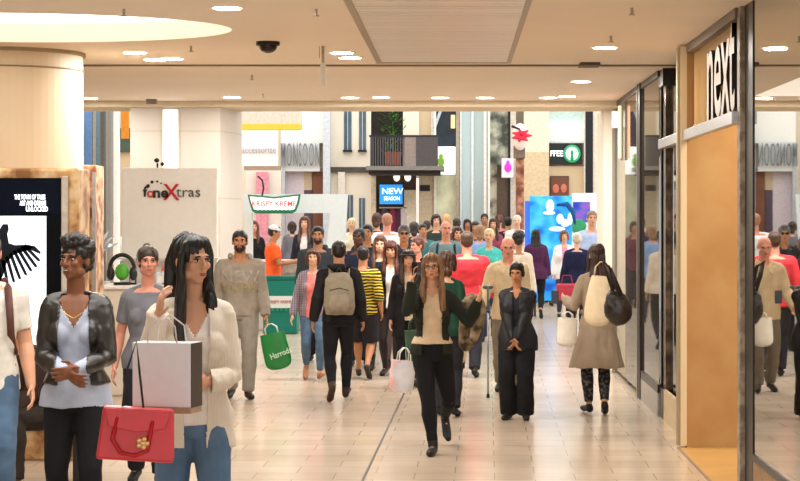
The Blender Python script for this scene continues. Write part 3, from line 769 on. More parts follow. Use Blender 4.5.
# ---- right shopfront
WX = 1.915
marble = blotch('#3a2b1e', '#574430', '#78614a', 8, .25); steel = mat('#8f8a82', .35, metal=.7, var=.08, scale=4)
dkframe = mat('#2b2622', .35, metal=.4, var=0); woodp = blotch('#b58a58', '#bb9260', '#c09a68', 2.2, .5)
struct('wall_right', G().box((1.86, 16.26, 0), (5, 16.7, CZ)), woodp)
cn = empty('corner_light', (1.83, 16.25, 0), 'slim pale corner strip light on the tan wall edge', 'light strip')
obj('strip', G().box((-.02, 0, .02), (.03, .12, CZ-.02)), mat('#e6d3b0', .4, var=0), cn); obj('channel', G().box((-.045, .02, .02), (-.02, .12, CZ-.02)), mat('#a89878', .4, metal=.5, var=0), cn)
struct('wall_shop_rear', G().box((5, 8, 0), (5.2, 24.6, CZ)), mat('#5b4230', .6, var=.2, scale=2))
# post and mirror-like window pane nearest
struct('trim_10', G().box((1.873, 13.30, 0), (1.915, 13.42, CZ)), blotch('#77695a', '#8d7f6e', '#a39683', 14, .35), bevel=.006)
struct('trim_11', G().box((1.908, 12.95, 0), (1.935, 13.42, CZ)), dkframe)
pane = glassy('#241c15', .78, .012, .0)
struct('window_1', G().box((WX, 7.5, .34), (WX+.02, 12.95, CZ-.0)), pane)
struct('trim_12', G().box((WX-.005, 7.5, .0), (WX+.12, 12.95, .30)), blotch('#7a5a38', '#8a6843', '#9c7a52', 5, .4))
struct('trim_13', G().box((WX-.012, 7.5, .30), (WX+.1, 12.95, .345)), dkframe)
# transom above the entrance, top rail, sign band
struct('window_2', G().box((WX, 13.5, 2.62), (WX+.02, 16.26, CZ-.06)), glassy('#c9a572', .45, .02, .0, 'transom_glass'))
struct('trim_14', G().box((WX-.06, 13.4, CZ-.07), (WX+.05, 16.26, CZ)), mat('#6f655a', .4, metal=.4, var=0))
bd = empty('sign_band', (1.86, 15, 2.5), 'silver metal band running under the shop lettering', 'sign band')
obj('band', G().box((-.03, -1.62, -.0), (.03, 3.3, .085)), mat('#b9bcbf', .3, metal=.65, var=.08), bd, bevel=.004)
obj('bracket', G().box((.03, -1.5, .01), (.12, -1.44, .07)).box((.03, 3.2, .01), (.12, 3.26, .07)), steel, bd)
nx = empty('shop_sign', (1.92, 14.3, 2.6), 'tall lowercase next shop sign with black faced white edged letters', 'sign')
# letters face the walkway (-X) and read from far to near
for i, (ch, yy) in enumerate((('n', 14.93), ('e', 14.50), ('x', 14.08), ('t', 13.75))):
    me = text_mesh(ch, 1.02 if ch != 't' else .95, .040, .012, 'letter')
    me.transform(Matrix.Diagonal((.86, 1.0, 1, 1)))
    me.transform(Matrix.Rotation(R(-90), 4, 'Z') @ Matrix.Rotation(R(90), 4, 'X'))
    zs = [v.co.z for v in me.vertices]; ys = [v.co.y for v in me.vertices]
    me.transform(Matrix.Translation((0, -(min(ys)+max(ys))/2, -min(zs)-.0)))
    sc2 = (.52 if ch != 't' else .62)/(max(zs)-min(zs)); me.transform(Matrix.Diagonal((1, 1, sc2, 1)))
    me.materials.append(mat('#f4f4f0', .4, var=0)); me.materials.append(mat('#101216', .4, var=0))
    for p_ in me.polygons: p_.material_index = 1 if abs(p_.normal.x) < .5 else 0
    o = bpy.data.objects.new('letter_'+ch, me); C.objects.link(o); o.parent = nx; o.location = (0, yy-14.3, 0)
# far panes with marble column between
struct('trim_15', G().box((1.90, 18.55, 0), (2.10, 18.85, .28)), mat('#17110d', .3, var=0))
struct('trim_16', G().box((1.93, 18.6, .28), (2.10, 18.8, 3.10)), marble)
struct('trim_17', G().box((1.90, 18.55, 3.10), (2.12, 18.85, CZ-.02)), dkframe)
pane2 = glassy('#4b4238', .55, .02, .2, 'far_shop_glass')
struct('window_3', G().box((WX-.02, 18.85, .30), (WX, 20.6, 3.2)), pane2)
struct('window_4', G().box((WX-.02, 20.75, .06), (WX, 24.2, 3.2)), pane2)
struct('trim_18', G().box((1.88, 18.85, .22), (1.97, 20.6, .30)), dkframe)
struct('trim_19', G().box((1.88, 18.85, 0), (1.95, 20.6, .22)), mat('#a39f98', .3, metal=.5))
struct('trim_20', G().box((1.87, 20.6, 0), (1.99, 20.75, CZ-.02)), dkframe)
struct('trim_21', G().box((1.88, 18.85, 3.2), (2.0, 24.2, CZ-.02)), dkframe)
struct('trim_22', G().box((1.86, 20.78, 0), (1.93, 20.84, CZ-.02)), steel)
struct('trim_23', G().box((1.90, 22.4, 0), (1.98, 22.46, CZ-.02)), steel)
struct('trim_24', G().box((WX-.01, 16.7, .0), (WX+.02, 18.55, .28)), mat('#c9b48f', .5))
struct('window_5', G().box((WX+.05, 16.7, .28), (WX+.07, 18.55, CZ-.1)), glassy('#2c2119', .5, .03, .3, 'recess_glass'))
# pilaster at the end of the walkway
for i, (a, b_, c) in enumerate(((601, 609, '#e2d8c6'), (609, 612, '#8b8478'), (612, 619, '#cdc4b4'), (619, 624, '#938b7e'))):
    struct('wall_pilaster' if i == 0 else 'trim_%d' % (24+i), G().box(((a-VX)/81, 24.2-.02*(i % 2), 0), ((b_-VX)/81, 25.4, 3.19)), mat(c, .5, var=.03))
struct('wall_right_end', G().box((2.05, 24.3, 0), (9, 24.7, 3.4)), mat('#b9a88e', .6))
t = empty('neon_strip', (1.86, 22.8, 2.55), 'glowing orange pink vertical strip sign on the far right shopfront', 'sign')
obj('tube', G().box((-.03, -.02, 0), (.0, .05, .60)), emis('#ff9a7a', 1.6), t, bevel=.008); obj('back_plate', G().box((0, -.03, -.02), (.02, .08, .64)), steel, t)
t = empty('projecting_sign', (1.82, 23.3, 2.95), 'small white box sign projecting beside the orange strip', 'sign')
obj('box', G().box((-.02, 0, -.03), (.16, .12, .17)), mat('#e5e2dc', .4, var=0), t, bevel=.01); obj('arm', G().box((.16, .04, .05), (.2, .07, .1)), steel, t)
# things behind the far panes: clothes figures in the window
for i, (yy, c1, c2) in enumerate(((19.3, '#22242c', '#8fa3b8'), (21.6, '#efe9e2', '#4a5a78'), (23.0, '#b23b56', '#2a2a30'))):
    t = empty('clothes_rail', (2.7, yy, 0), ['dark coats hanging on a rail behind the nearer far pane', 'pale shirts hanging on a rail behind the middle pane', 'red clothes hanging on a rail behind the farthest pane'][i], 'clothes rail', None)
    g = G(); g.path([(0,-.4,0), (0,-.4,1.5), (0,.4,1.5), (0,.4,0)], .015, n=8); obj('rail', g, chrome, t)
    for j in range(6):
        g = G(); y_ = -.33+.13*j; g.tube([(V((0,y_,.6)), .22, .04, V((1,0,0)), V((0,1,0))), (V((0,y_,1.2)), .20, .035, V((1,0,0)), V((0,1,0))), (V((0,y_,1.44)), .04, .02, V((1,0,0)), V((0,1,0)))], 12)
        obj('garment', g, mat(c1 if j % 2 else c2, .85), t, smoothed=True)

# left wall of the walkway, outside the frame: lit shops closing the space
struct('wall_left', G().box((-9.2, -2, 0), (-9, 62, 4.2)), mat('#e6d8c2', .7, var=.04))

# ================================================================== ATRIUM BEYOND
SF = 42.0; YF = FPX/SF
def fx(p, y=YF): return (p-VX)*y/FPX
def fz(p, y=YF): return CH-(p-VY)*y/FPX
cream = mat('#e9dfcd', .7, var=.04, scale=1); beige = mat('#cdb694', .6, var=.05, scale=1); white = mat('#f4f2ec', .5, var=.02)
slate = mat('#51687a', .3, var=.25, scale=2); brown = mat('#7b4d38', .5, var=.2, scale=3); charcoal = mat('#25262b', .4, var=.1)
def fbox(nm, a, b_, c, d, m, y=YF, dep=.3, parent=None, bevel=0):
    "front face spans px a..b, py c..d at distance y"
    return struct(nm, G().box((fx(a, y), y, max(0, fz(d, y))), (fx(b_, y), y+dep, fz(c, y))), m, parent, bevel)
struct('wall_back', G().box((-14, YF+.6, 0), (9, YF+1.0, 9)), mat('#e2d6c2', .7, var=.04))
fbox('wall_1', 75, 100, 60, 330, mat('#cfc3ae'), YF); fbox('window_6', 96, 114, 105, 240, mat('#5a7585', .2), YF-.1)
fbox('window_7', 84, 92, 105, 240, mat('#5a7fae', .2), YF-.1, .25); fbox('wall_2', 114, 130, 150, 330, beige, YF)
fbox('window_8', 114, 132, 128, 152, mat('#45554c', .2), YF-.1, .3)
t = empty('hanging_banner', (fx(125, 36), 36, fz(108, 36)), 'orange hanging banner between the round column and the pillar', 'banner')
obj('cloth', G().box((-.07, 0, -.55), (.07, .02, .0)), mat('#d78a2c', .6), t); obj('rod', G().box((-.09, -.01, 0), (.09, .03, .03)), steel, t)
for a, b_, c, y in ((100, 106, '#5c5a58', 34), (106.5, 113, '#8f8b86', 35), (113.5, 120, '#f0eeea', 36)):
    struct({100: 'trim_30', 106.5: 'trim_31', 113.5: 'trim_32'}[a], G().cyl((fx((a+b_)/2, y), y, 0), fx(b_, y)-fx((a+b_)/2, y), 6, 24), mat(c, .4, metal=.2, var=.05))
# shop front with orange band
fbox('wall_3', 235, 300, 60, 124, mat('#cfcac0'), 40, .6); fbox('trim_33', 235, 300, 124, 129, emis('#e8932c', .7), 39.9, .6)
fbox('wall_4', 240, 277, 129, 166, white, 44, .3); fbox('window_9', 246, 281, 168, 330, mat('#dcd2c8', .3, var=.15, scale=1.5), 46, .3)
sh = empty('shop_sign', (fx(259, 44), 43.97, fz(150, 44)), 'pale lettered shop sign under the orange band, hard to read', 'sign')
text('letters', 'accessorize', .22, mat('#b9b3bd', .5, var=0), (0, 0, 0), sh, .01, 0, (R(90), 0, 0), .75)
fbox('trim_34', 244, 280, 166, 170, mat('#a08c78'), 43.8, .3)
fbox('window_10', 256, 268, 172, 330, mat('#d98fa0', .4, var=.2), 45.9, .1)
# Monsoon shop
fbox('wall_5', 281, 326, 60, 143, white, YF, .5); fbox('wall_6', 281, 285, 143, 330, mat('#b8bac0', .4), YF-.3, .5)
fbox('window_11', 286, 304, 170, 330, mat('#d8cbd2', .3, var=.1), YF, .3); fbox('window_12', 304, 312, 170, 190, mat('#c7b295', .3), YF, .3)
fbox('door_1', 304, 312, 190, 330, mat('#584a58', .3), YF, .3); fbox('door_2', 312.5, 323, 171, 330, brown, YF-.05, .3)
fbox('wall_7', 323, 330, 60, 330, mat('#c8cfd6', .4), YF-.35, .5)
fbox('trim_35', 283, 323, 168.5, 171.5, mat('#8b7f77'), YF-.2, .4)
mn = empty('shop_sign', (fx(301.5), YF-.35, fz(156.5)), 'tall silver MONSOON shop sign letters above the far left shop', 'sign')
text('letters', 'MONSOON', .82, mat('#6f757b', .4, metal=.2, var=0), (0, 0, 0), mn, .03, -.012, (R(90), 0, 0), .205, 1.12)
obj('backing', G().box((-.45, .09, -.36), (.45, .12, .34)), mat('#dfe1e1', .5, var=0), mn)
# white building with windows and balcony
fbox('wall_8', 330, 371, 60, 330, cream, YF, .4)
for i, (a, b_, c, d) in enumerate(((344, 351.5, 60, 150), (359, 366, 60, 150), (347, 353, 195, 240), (359, 365, 198, 240))):
    w = fbox('window_%d' % (13+i), a, b_, c, d, slate, YF-.02, .1)
    struct('window_sill', G().box((fx(a-.8), YF-.15, fz(d+2)), (fx(b_+.8), YF, fz(d))), charcoal, w); 
    struct('glazing_bar', G().box((fx((a+b_)/2-.25), YF-.04, fz(d)), (fx((a+b_)/2+.25), YF-.02, fz(c))), mat('#d8d3c8'), w)
fbox('trim_36', 329, 372, 167, 172.5, mat('#4c4742', .5, var=.3, scale=6), YF-.1, .3)
fbox('wall_9', 338, 345, 172, 330, mat('#ded6c8'), YF-.12, .3)
# balcony level
yb = 45.5
fbox('window_17', 371, 403, 60, 170, mat('#17130f', .3, var=.2), YF, .2)
fbox('wall_10', 403, 419, 60, 135, cream, YF-.1, .4); fbox('wall_11', 419, 431, 60, 136, beige, YF-.05, .4); fbox('wall_12', 431, 435, 60, 330, mat('#d9d4cc'), YF-.1, .4)
bl = empty('balcony', (fx(404, yb), yb, fz(168, yb)), 'dark railed balcony on the upper floor above the blue screen shop', 'balcony')
def bx_(a, b_, c, d, y0=0, y1=.05): return ((fx(a, yb)-bl.location.x, y0, fz(d, yb)-bl.location.z), (fx(b_, yb)-bl.location.x, y1, fz(c, yb)-bl.location.z))
obj('slab', G().box(*bx_(366, 444, 166, 170, 0, 2.0)), mat('#7e7a75', .5), bl); obj('beam', G().box(*bx_(368, 440, 170, 174, .3, 2.0)), mat('#3d3733'), bl)
obj('top_rail', G().box(*bx_(369, 438, 135, 137, 0, .08)), charcoal, bl)
obj('solid_panel', G().box(*bx_(416, 438, 137, 166, 0, .05)), mat('#4e4a4a', .5), bl); obj('pale_panel', G().box(*bx_(404.5, 416, 137, 166, .01, .05)), mat('#8d7f78', .5), bl)
for i in range(14):
    a = 370+2.5*i; obj('baluster', G().box(*bx_(a, a+.8, 137, 166, .01, .04)), mat('#5f5d62', .5, var=0), bl)
pt = empty('potted_shrub', (fx(393, 46.5), 46.5, fz(165, 46.5)), 'dark green leafy shrub standing on the balcony', 'plant')
obj('pot', G().cyl((0,0,0), .16, .3, 20, r2=.2), mat('#8b4b35'), pt)
g = G(); random.seed(3)
for i in range(260):
    a = random.uniform(0, 6.28); r = random.uniform(0, .42); z = random.uniform(.3, 1.35); d = V((math.cos(a), math.sin(a), random.uniform(-.2, .9))).normalized()
    p0 = V((r*math.cos(a)*.8, r*math.sin(a)*.5, z)); sd = d.cross(V((0,0,1))).normalized()*.022
    g.add([p0, p0+d*.07+sd, p0+d*.15, p0+d*.07-sd], [(0,1,2,3)])
g.path([(0,0,.25), (0,0,1.0)], .02, n=6)
obj('foliage', g, mat('#3d6a2a', .6, var=.5, scale=8), pt)
# shop below the balcony
fbox('wall_13', 371, 376, 172, 330, mat('#d4c4aa'), YF-.1, .4); fbox('window_18', 376, 404, 172, 330, mat('#4c3a2c', .4, var=.3, scale=2), YF+.1, .3)
fbox('trim_37', 376, 416, 173, 190, mat('#463a31', .5, var=.3), YF-.05, .2)
fbox('wall_14', 404, 418, 190, 330, mat('#e4dccb'), YF-.15, .4); fbox('wall_15', 418, 433, 172, 330, mat('#cdbfa4'), YF-.12, .4)
fbox('window_19', 420, 430, 185, 191, charcoal, YF-.14, .1); fbox('wall_16', 416.5, 418.5, 172, 330, mat('#f2ede4'), YF-.3, .2)
for i, a in enumerate((397, 408)):
    t = empty('balcony_lamp', (fx(a), YF-.2, fz(177)), ['left','right'][i]+' one of two white lamps under the balcony', 'lamp', 'lamps under the balcony')
    g = G(); g.ell((0,-.05,0), (.08,.08,.11)); obj('shade', g, emis('#f6e9d4', .8), t, smoothed=True); obj('arm', G().box((-.015, 0, .05), (.015, .12, .08)), charcoal, t)
tv = empty('wall_screen', (fx(391.5), YF-.3, fz(194.5)), 'blue lit screen with white text under the balcony', 'screen')
obj('frame', G().box((-.29, 0, -.25), (.29, .05, .25)), charcoal, tv, bevel=.01); obj('display', G().box((-.27, -.005, -.23), (.27, 0, .23)), emis('#2077c8', 1.0), tv)
text('letters', 'NEW', .2, emis('#dff0ff', 1.2), (.03, -.01, .07), tv, .003, .002, (R(90),0,0), 1.1); text('letters', 'SEASON', .13, emis('#dff0ff', 1.2), (.02, -.01, -.10), tv, .003, .001, (R(90),0,0), .8)
t = empty('mannequin_group', (fx(392), YF-.15, 0), 'tall window display of hanging dark red and navy clothes below the blue screen', 'clothes display')
for i, (dx, c) in enumerate(((-.16,'#3c3f55'), (.02,'#7a2b3e'), (.17,'#53253c'), (.26, '#c9bfc4'))):
    g = G(); g.tube([(V((dx,0,1.15)), .10, .05, V((1,0,0)), V((0,1,0))), (V((dx,0,1.7)), .09, .05, V((1,0,0)), V((0,1,0))), (V((dx,0,2.0)), .085, .04, V((1,0,0)), V((0,1,0))), (V((dx,0,2.1)), .03, .03, V((1,0,0)), V((0,1,0)))], 14); obj('garment', g, mat(c), t, smoothed=True)
obj('stand', G().box((-.3, .0, 2.1), (.36, .03, 2.13)).box((-.01,0,0), (.02,.03,2.1)), chrome, t)
# stretch right of the balcony
fbox('window_20', 435, 458, 60, 147, mat('#33424f', .25, var=.35, scale=2), YF+.1, .2)
w = fbox('trim_38', 434, 436, 60, 330, mat('#eae6de'), YF-.2, .3)
g = G(); g.prism([V((fx(433), YF-.1, fz(128))), V((fx(436), YF-.1, fz(128))), V((fx(446), YF-.1, fz(100))), V((fx(443), YF-.1, fz(100)))], V((0,.05,0))); struct('trim_39', g, mat('#c9d3d8'))
t = empty('upper_lantern', (fx(453), YF-.2, fz(122)), 'warm rectangular wall lantern above the white shop sign', 'lamp'); obj('lens', G().box((-.05,-.04,-.16), (.05,.04,.16)), emis('#d8b97c', .8), t, bevel=.01); obj('cap', G().box((-.07,-.06,.16), (.07,.06,.2)), charcoal, t)
sh = empty('hanging_sign', (fx(447), YF-.35, fz(161)), 'white square hanging sign with a green figure right of the balcony', 'sign')
obj('board', G().box((-.24, 0, -.33), (.20, .05, .33)), emis('#f2f5f2', .55), sh, bevel=.01)
g = G(); g.ell((-.14,-.01,.10), (.05,.012,.06)); g.ell((-.14,-.01,-.03), (.08,.012,.12)); obj('green_figure', g, mat('#7fae3a', .5, var=0), sh, smoothed=True)
fbox('window_21', 436, 457, 175, 330, mat('#dfe3c4', .3, var=.25, scale=2.2), YF, .3)
fbox('wall_17', 456, 460, 100, 330, mat('#a79a8a', .4), YF-.2, .4); fbox('window_22', 460, 484, 60, 330, mat('#bfd2d3', .15, var=.12, scale=1.2, stretch=(1,1,.2)), YF-.1, .2)
fbox('trim_40', 471.5, 473.5, 60, 330, mat('#eef4f4', .3), YF-.16, .05); fbox('trim_41', 459.5, 461.5, 60, 330, mat('#dfe3e2'), YF-.2, .1)
fbox('wall_18', 484, 490, 60, 330, mat('#efece4'), YF-.4, .5); fbox('trim_42', 486.5, 488, 60, 330, mat('#a9a59c'), YF-.42, .05)
fbox('window_23', 490, 508, 60, 165, blotch('#4a5148', '#8e9384', '#c9c7b4', 3, .3), YF, .2); fbox('window_24', 490, 497, 165, 330, blotch('#4a4238', '#9e9684', '#c9c7b4', 3, .3), YF, .2)
fbox('trim_43', 508, 510.5, 60, 330, charcoal, YF-.1, .2); fbox('wall_19', 510.5, 516, 60, 330, mat('#cfc6b8'), YF-.15, .3)
fbox('door_3', 497, 509, 178, 330, mat('#5b4a3e', .4, var=.2), YF-.05, .2)
t = empty('pink_sign', (fx(507.5), YF-.4, fz(168)), 'white square sign with a magenta bell shape beside the brown column', 'sign')
obj('board', G().box((-.15, 0, -.24), (.13, .05, .22)), mat('#ecdde6', .4, var=0), t, bevel=.01); g = G(); g.ell((0,-.01,0), (.085,.015,.11)); g.ell((0,-.01,.12), (.04,.015,.05)); obj('magenta_emblem', g, emis('#e02ba8', .5), t, smoothed=True)
struct('wall_20', G().box((fx(516, 44), 44, 0), (fx(524, 44), 44.3, fz(155, 44))), blotch('#6a4030', '#93604a', '#b98a70', 5, .4))
struct('trim_44', G().box((fx(514, 44), 43.9, fz(158, 44)), (fx(525, 44), 44.4, fz(146, 44))), mat('#7b6f63'))
t = empty('balloon_cluster', (fx(520, 43.8), 43.8, fz(146, 43.8)), 'white globe with red ribbon flower on top of the brown column', 'balloon')
g = G(); g.ell((0,0,.2), (.17,.17,.30)); obj('globe', g, mat('#efdcd4', .4), t, smoothed=True)
g = G()
for i in range(7):
    a = R(51*i); g.path([(.02,-.17,.22), (.02+.1*math.cos(a),-.2,.22+.08*math.sin(a)), (.03+.21*math.cos(a),-.18,.22+.13*math.sin(a))], [.03,.05,.02], n=8, flat=.5)
obj('red_flower', g, mat('#dd2b45', .5), t, smoothed=True); g = G(); g.path([(-.17,-.2,.42),(-.02,-.2,.36)], [.03,.02], n=8); obj('dark_clip', g, dark, t)
fbox('wall_21', 524, 549, 60, 330, mat('#e6d9c2'), YF-.3, .6); fbox('trim_45', 524, 549, 152, 330, mat('#d2bc9a'), YF-.36, .06)
# coffee shop
fbox('wall_22', 549, 584, 60, 126, mat('#b9cfcb', .4), YF, .3); fbox('trim_46', 549, 584, 124, 127.5, emis('#f5fffb', 1.3), YF-.1, .2); fbox('wall_23', 549, 584, 127, 143, mat('#e9eceb'), YF-.05, .3)
sb = empty('coffee_shop_sign', (fx(566), YF-.2, fz(154)), 'black coffee shop sign with white letters and round green emblem', 'sign')
obj('board', G().box((-.43, 0, -.25), (.37, .08, .25)), mat('#1c2426', .4, var=0), sb, bevel=.006)
text('letters', 'FFEE', .19, emis('#eef2f0', .8), (-.235, -.012, 0), sb, .01, .004, (R(90),0,0), .85)
g = G(); g.ell((.13, -.02, 0), (.205,.02,.215), n=32); obj('green_ring', g, emis('#16915a', .35), sb, smoothed=True)
g = G(); g.ell((.13, -.034, 0), (.150,.015,.160), n=28); obj('pale_disc', g, emis('#c9efd9', .6), sb, smoothed=True)
g = G(); g.ell((.13, -.048, .01), (.036,.008,.052))
for sx in (1, -1): g.path([(.13+sx*.085,-.048,-.10), (.13+sx*.10,-.048,-.02), (.13+sx*.075,-.048,.05)], [.006,.009,.005], n=6)
g.path([(.13,-.048,-.02), (.13,-.048,-.12)], [.02,.045], n=8, flat=.2)
g.prism([V((.10,-.05,.05)), V((.105,-.05,.085)), V((.118,-.05,.07)), V((.13,-.05,.10)), V((.142,-.05,.07)), V((.155,-.05,.085)), V((.16,-.05,.05))], V((0,.006,0)))
obj('crowned_figure', g, mat('#1a8f58', .5, var=0), sb)
fbox('wall_24', 549, 584, 166, 330, beige, YF-.1, .4); fbox('window_25', 550, 569, 176, 215, mat('#5c4434', .3, var=.2, scale=3), YF-.14, .08)
fbox('wall_25', 584, 587, 60, 330, mat('#efe7da'), YF-.2, .3); fbox('window_26', 585.5, 593, 60, 250, mat('#23262d', .2, var=.1), YF-.25, .2); fbox('wall_26', 593, 640, 60, 330, mat('#e2d6c4'), YF-.2, .4)
ps = empty('window_poster', (fx(559.5), YF-.18, fz(188)), 'poster of two red brown faces in the coffee shop window', 'poster')
obj('sheet', G().box((-.21,0,-.28), (.21,.01,.26)), mat('#6e4636', .6), ps); g = G(); g.ell((-.1,-.01,-.02), (.08,.012,.11)); g.ell((.09,-.01,-.01), (.075,.012,.11)); obj('printed_faces', g, mat('#c4705a', .6), ps, smoothed=True)

# blue promotional screen stand
yv = 38.0
vv = empty('promotion_wall', (fx(549, yv), yv, 0), 'large glowing blue promotional board behind the crowd at right', 'display board')
def vx(p): return fx(p, yv)-vv.location.x
def bluemat():
    m, n, b = nt('blue_print'); tc = n.nodes.new('ShaderNodeTexCoord'); ns = n.nodes.new('ShaderNodeTexNoise'); ns.inputs['Scale'].default_value = 2.6; ns.inputs['Detail'].default_value = 2
    n.links.new(tc.outputs['Object'], ns.inputs['Vector']); r = n.nodes.new('ShaderNodeValToRGB'); cr = r.color_ramp
    cr.elements[0].position = .36; cr.elements[0].color = lin('#0a50b0'); cr.elements[1].position = .66; cr.elements[1].color = lin('#4fb4ea'); e_ = cr.elements.new(.5); e_.color = lin('#1a90dd')
    n.links.new(ns.outputs['Fac'], r.inputs[0]); n.links.new(r.outputs[0], b.inputs['Base Color']); n.links.new(r.outputs[0], b.inputs['Emission Color']); b.inputs['Emission Strength'].default_value = .5; return m
obj('panel', G().box((vx(530), 0, .3), (vx(572), .08, fz(196, yv))), bluemat(), vv, bevel=.01); obj('side_panel', G().box((vx(525), .05, .3), (vx(531), .12, fz(201, yv))), emis('#2f5fd8', .5), vv)
g = G()
for (a, b_, rx, rz) in ((550, 206, .08, .13), (549, 213, .12, .04), (560, 219, .07, .10), (565, 223, .09, .08), (570, 219, .05, .12), (557, 229, .16, .05)): g.ell((vx(a), -.01, fz(b_, yv)), (rx, .014, rz), n=20)
obj('pale_shapes', g, emis('#bfe0f2', .35), vv, smoothed=True); g = G(); g.path([(vx(557), -.015, fz(205, yv)), (vx(567), -.015, fz(204, yv)), (vx(573), -.015, fz(212, yv)), (vx(575), -.015, fz(224, yv))], [.02, .05, .05, .02], n=8, flat=.3); obj('dark_arc', g, mat('#11508f', .5), vv, smoothed=True)
obj('leg', G().box((vx(534), 0, 0), (vx(536), .08, .3)), charcoal, vv); obj('leg', G().box((vx(566), 0, 0), (vx(568), .08, .3)), charcoal, vv)
v2 = empty('promotion_wall', (fx(587, yv+1), yv+1, 0), 'white and violet promotional board right of the blue one', 'display board')
w2 = lambda p: fx(p, yv+1)-v2.location.x
obj('panel', G().box((w2(572), 0, .3), (w2(600), .08, fz(193, yv+1))), mat('#e9edf2', .4, var=.03), v2); obj('violet_print', G().box((w2(573), -.012, fz(222, yv+1)), (w2(590), 0, fz(202, yv+1))), blotch('#3a3fb0', '#4a67c9', '#9a5fc0', 4, .4), v2)
g = G(); g.ell((w2(578), -.02, fz(226, yv+1)), (.16, .015, .14)); obj('green_print', g, mat('#3f9a63'), v2, smoothed=True); obj('leg', G().box((w2(575), 0, 0), (w2(577), .08, .3)), charcoal, v2); obj('leg', G().box((w2(596), 0, 0), (w2(598), .08, .3)), charcoal, v2)

# doughnut stand
yd = 33.3
ds = empty('doughnut_counter', (fx(288, yd), yd, 0), 'white doughnut counter with slanted pale arch under the green edged sign', 'counter')
dx = lambda p: fx(p, yd)-ds.location.x
dz = lambda p: fz(p, yd)
obj('counter', G().box((dx(238), 0, 0), (dx(332), .8, .86)), mat('#e8e2da', .4, var=.05), ds, bevel=.02)
obj('display_case', G().box((dx(238), -.03, .86), (dx(332), .5, 1.14)), glassy('#e9dccb', .25, .05, .6, 'case_glass'), ds)
obj('case_top', G().box((dx(236), -.05, 1.14), (dx(334), .52, 1.17)), mat('#f3f1ec', .3, var=0), ds)
g = G(); g.prism([V((dx(243), .1, dz(194))), V((dx(347), .1, dz(194))), V((dx(344), .1, dz(245))), V((dx(340), .1, .9)), V((dx(322), .1, .9)), V((dx(330), .1, dz(213))), V((dx(243), .1, dz(213)))], V((0, .25, 0))); obj('arch', g, mat('#dfe9ee', .3, var=.03), ds)
g = G(); g.prism([V((dx(244), .1, dz(213))), V((dx(251), .1, dz(213))), V((dx(251), .1, .9)), V((dx(244), .1, .9))], V((0, .25, 0))); obj('post', g, mat('#dfe4e4', .3, var=.03), ds)
for i in range(9):
    for j in range(2):
        if (i+j) % 4 == 3: continue
        t = tag(obj('doughnut', G().tube([(V((.05*math.cos(a_), .05*math.sin(a_), .02)), .022, .018, V((math.cos(a_), math.sin(a_), 0)), V((0,0,1))) for a_ in [R(30*q_) for q_ in range(13)]], 8, cap=False), mat(['#d9a05a', '#e8c6cf', '#6b3d22', '#f0e2c8'][(i+j) % 4], .4), loc=(ds.location.x+dx(242)+.155*i+.05, yd+.1+.2*j, .865), smoothed=True), 'glazed ring doughnut inside the white counter display case', 'doughnut', 'doughnuts in the counter display')
sg = empty('hanging_sign', (fx(274, yd-.3), yd-.3, fz(204, yd-.3)), 'white doughnut shop sign with scalloped green border', 'sign')
sx_ = lambda p: fx(p, yd-.3)-sg.location.x
sz_ = lambda p: fz(p, yd-.3)-sg.location.z
out = [(247.5,194.5),(262,195.5),(274,197),(286,195.5),(300.5,194),(299,203),(296,211),(292,213.5),(256,213.5),(252,211),(249.5,203)]
obj('green_border', G().prism([V((sx_(a), 0, sz_(b_))) for a, b_ in out], V((0, .06, 0))), mat('#2f7d5a', .5, var=0), sg)
inn = [(249.8,196.5),(262,197.4),(274,198.8),(286,197.4),(298.2,196),(296.8,203),(294.3,209.2),(291,210.2),(257,210.2),(254,209.2),(251.5,203)]
obj('white_face', G().prism([V((sx_(a), -.012, sz_(b_))) for a, b_ in inn], V((0, .02, 0))), emis('#fbf8f2', .5), sg)
g = G()
for i in range(10): g.ell((sx_(256+4*i), -.012, sz_(211.5)), (.030, .012, .035), n=10, m=6)
obj('scallops', g, mat('#2f7d5a', .5, var=0), sg)
text('red_letters', 'KRISPY KREME', .125, emis('#e0484c', .5), (0, -.02, sz_(204)), sg, .004, .001, (R(90),0,0), .92)
g = G(); g.path([(sx_(262), .03, sz_(195)), (sx_(263.5), .03, sz_(188)), (sx_(262), .03, sz_(180)), (sx_(258), .03, sz_(176.5))], .015, n=8); obj('hook', g, charcoal, sg)
tb = empty('teal_cabinet', (fx(280, 32.2), 32.2, 0), 'teal doughnut cabinet with white label on the floor by the worker', 'cabinet')
tx = lambda p: fx(p, 32.2)-tb.location.x
tz = lambda p: fz(p, 32.2)
obj('body', G().box((tx(263), 0, 0), (tx(297), .5, tz(280))), mat('#12786a', .4, var=.05), tb, bevel=.02); obj('lid', G().box((tx(264), -.01, tz(280)), (tx(298), .5, tz(276))), mat('#0f6a5e', .4), tb, bevel=.01)
obj('label_panel', G().box((tx(267), -.02, tz(308)), (tx(293), 0, tz(296))), mat('#dfe2e0', .4, var=0), tb); text('red_letters', 'KRISPY KREME', .07, mat('#b03a40', .5, var=0), (0, -.024, tz(302)), tb, .003, .0, (R(90),0,0), .85)
g = G(); [g.box((tx(267+4.5*i), -.03, tz(311)), (tx(269.5+4.5*i), -.01, tz(308))) for i in range(6)]; obj('label_teeth', g, mat('#1c8f7a', .4), tb)

# litter of pedestals among the far crowd: stone planter and information post
t = empty('lamp_post', (fx(417.5, 44), 44, 0), 'slim white post standing in the far crowd', 'post'); obj('shaft', G().cyl((0,0,0), .03, fz(178, 44), 12), mat('#efece6', .4, var=0), t); obj('foot', G().cyl((0,0,0), .12, .03, 16), steel, t)
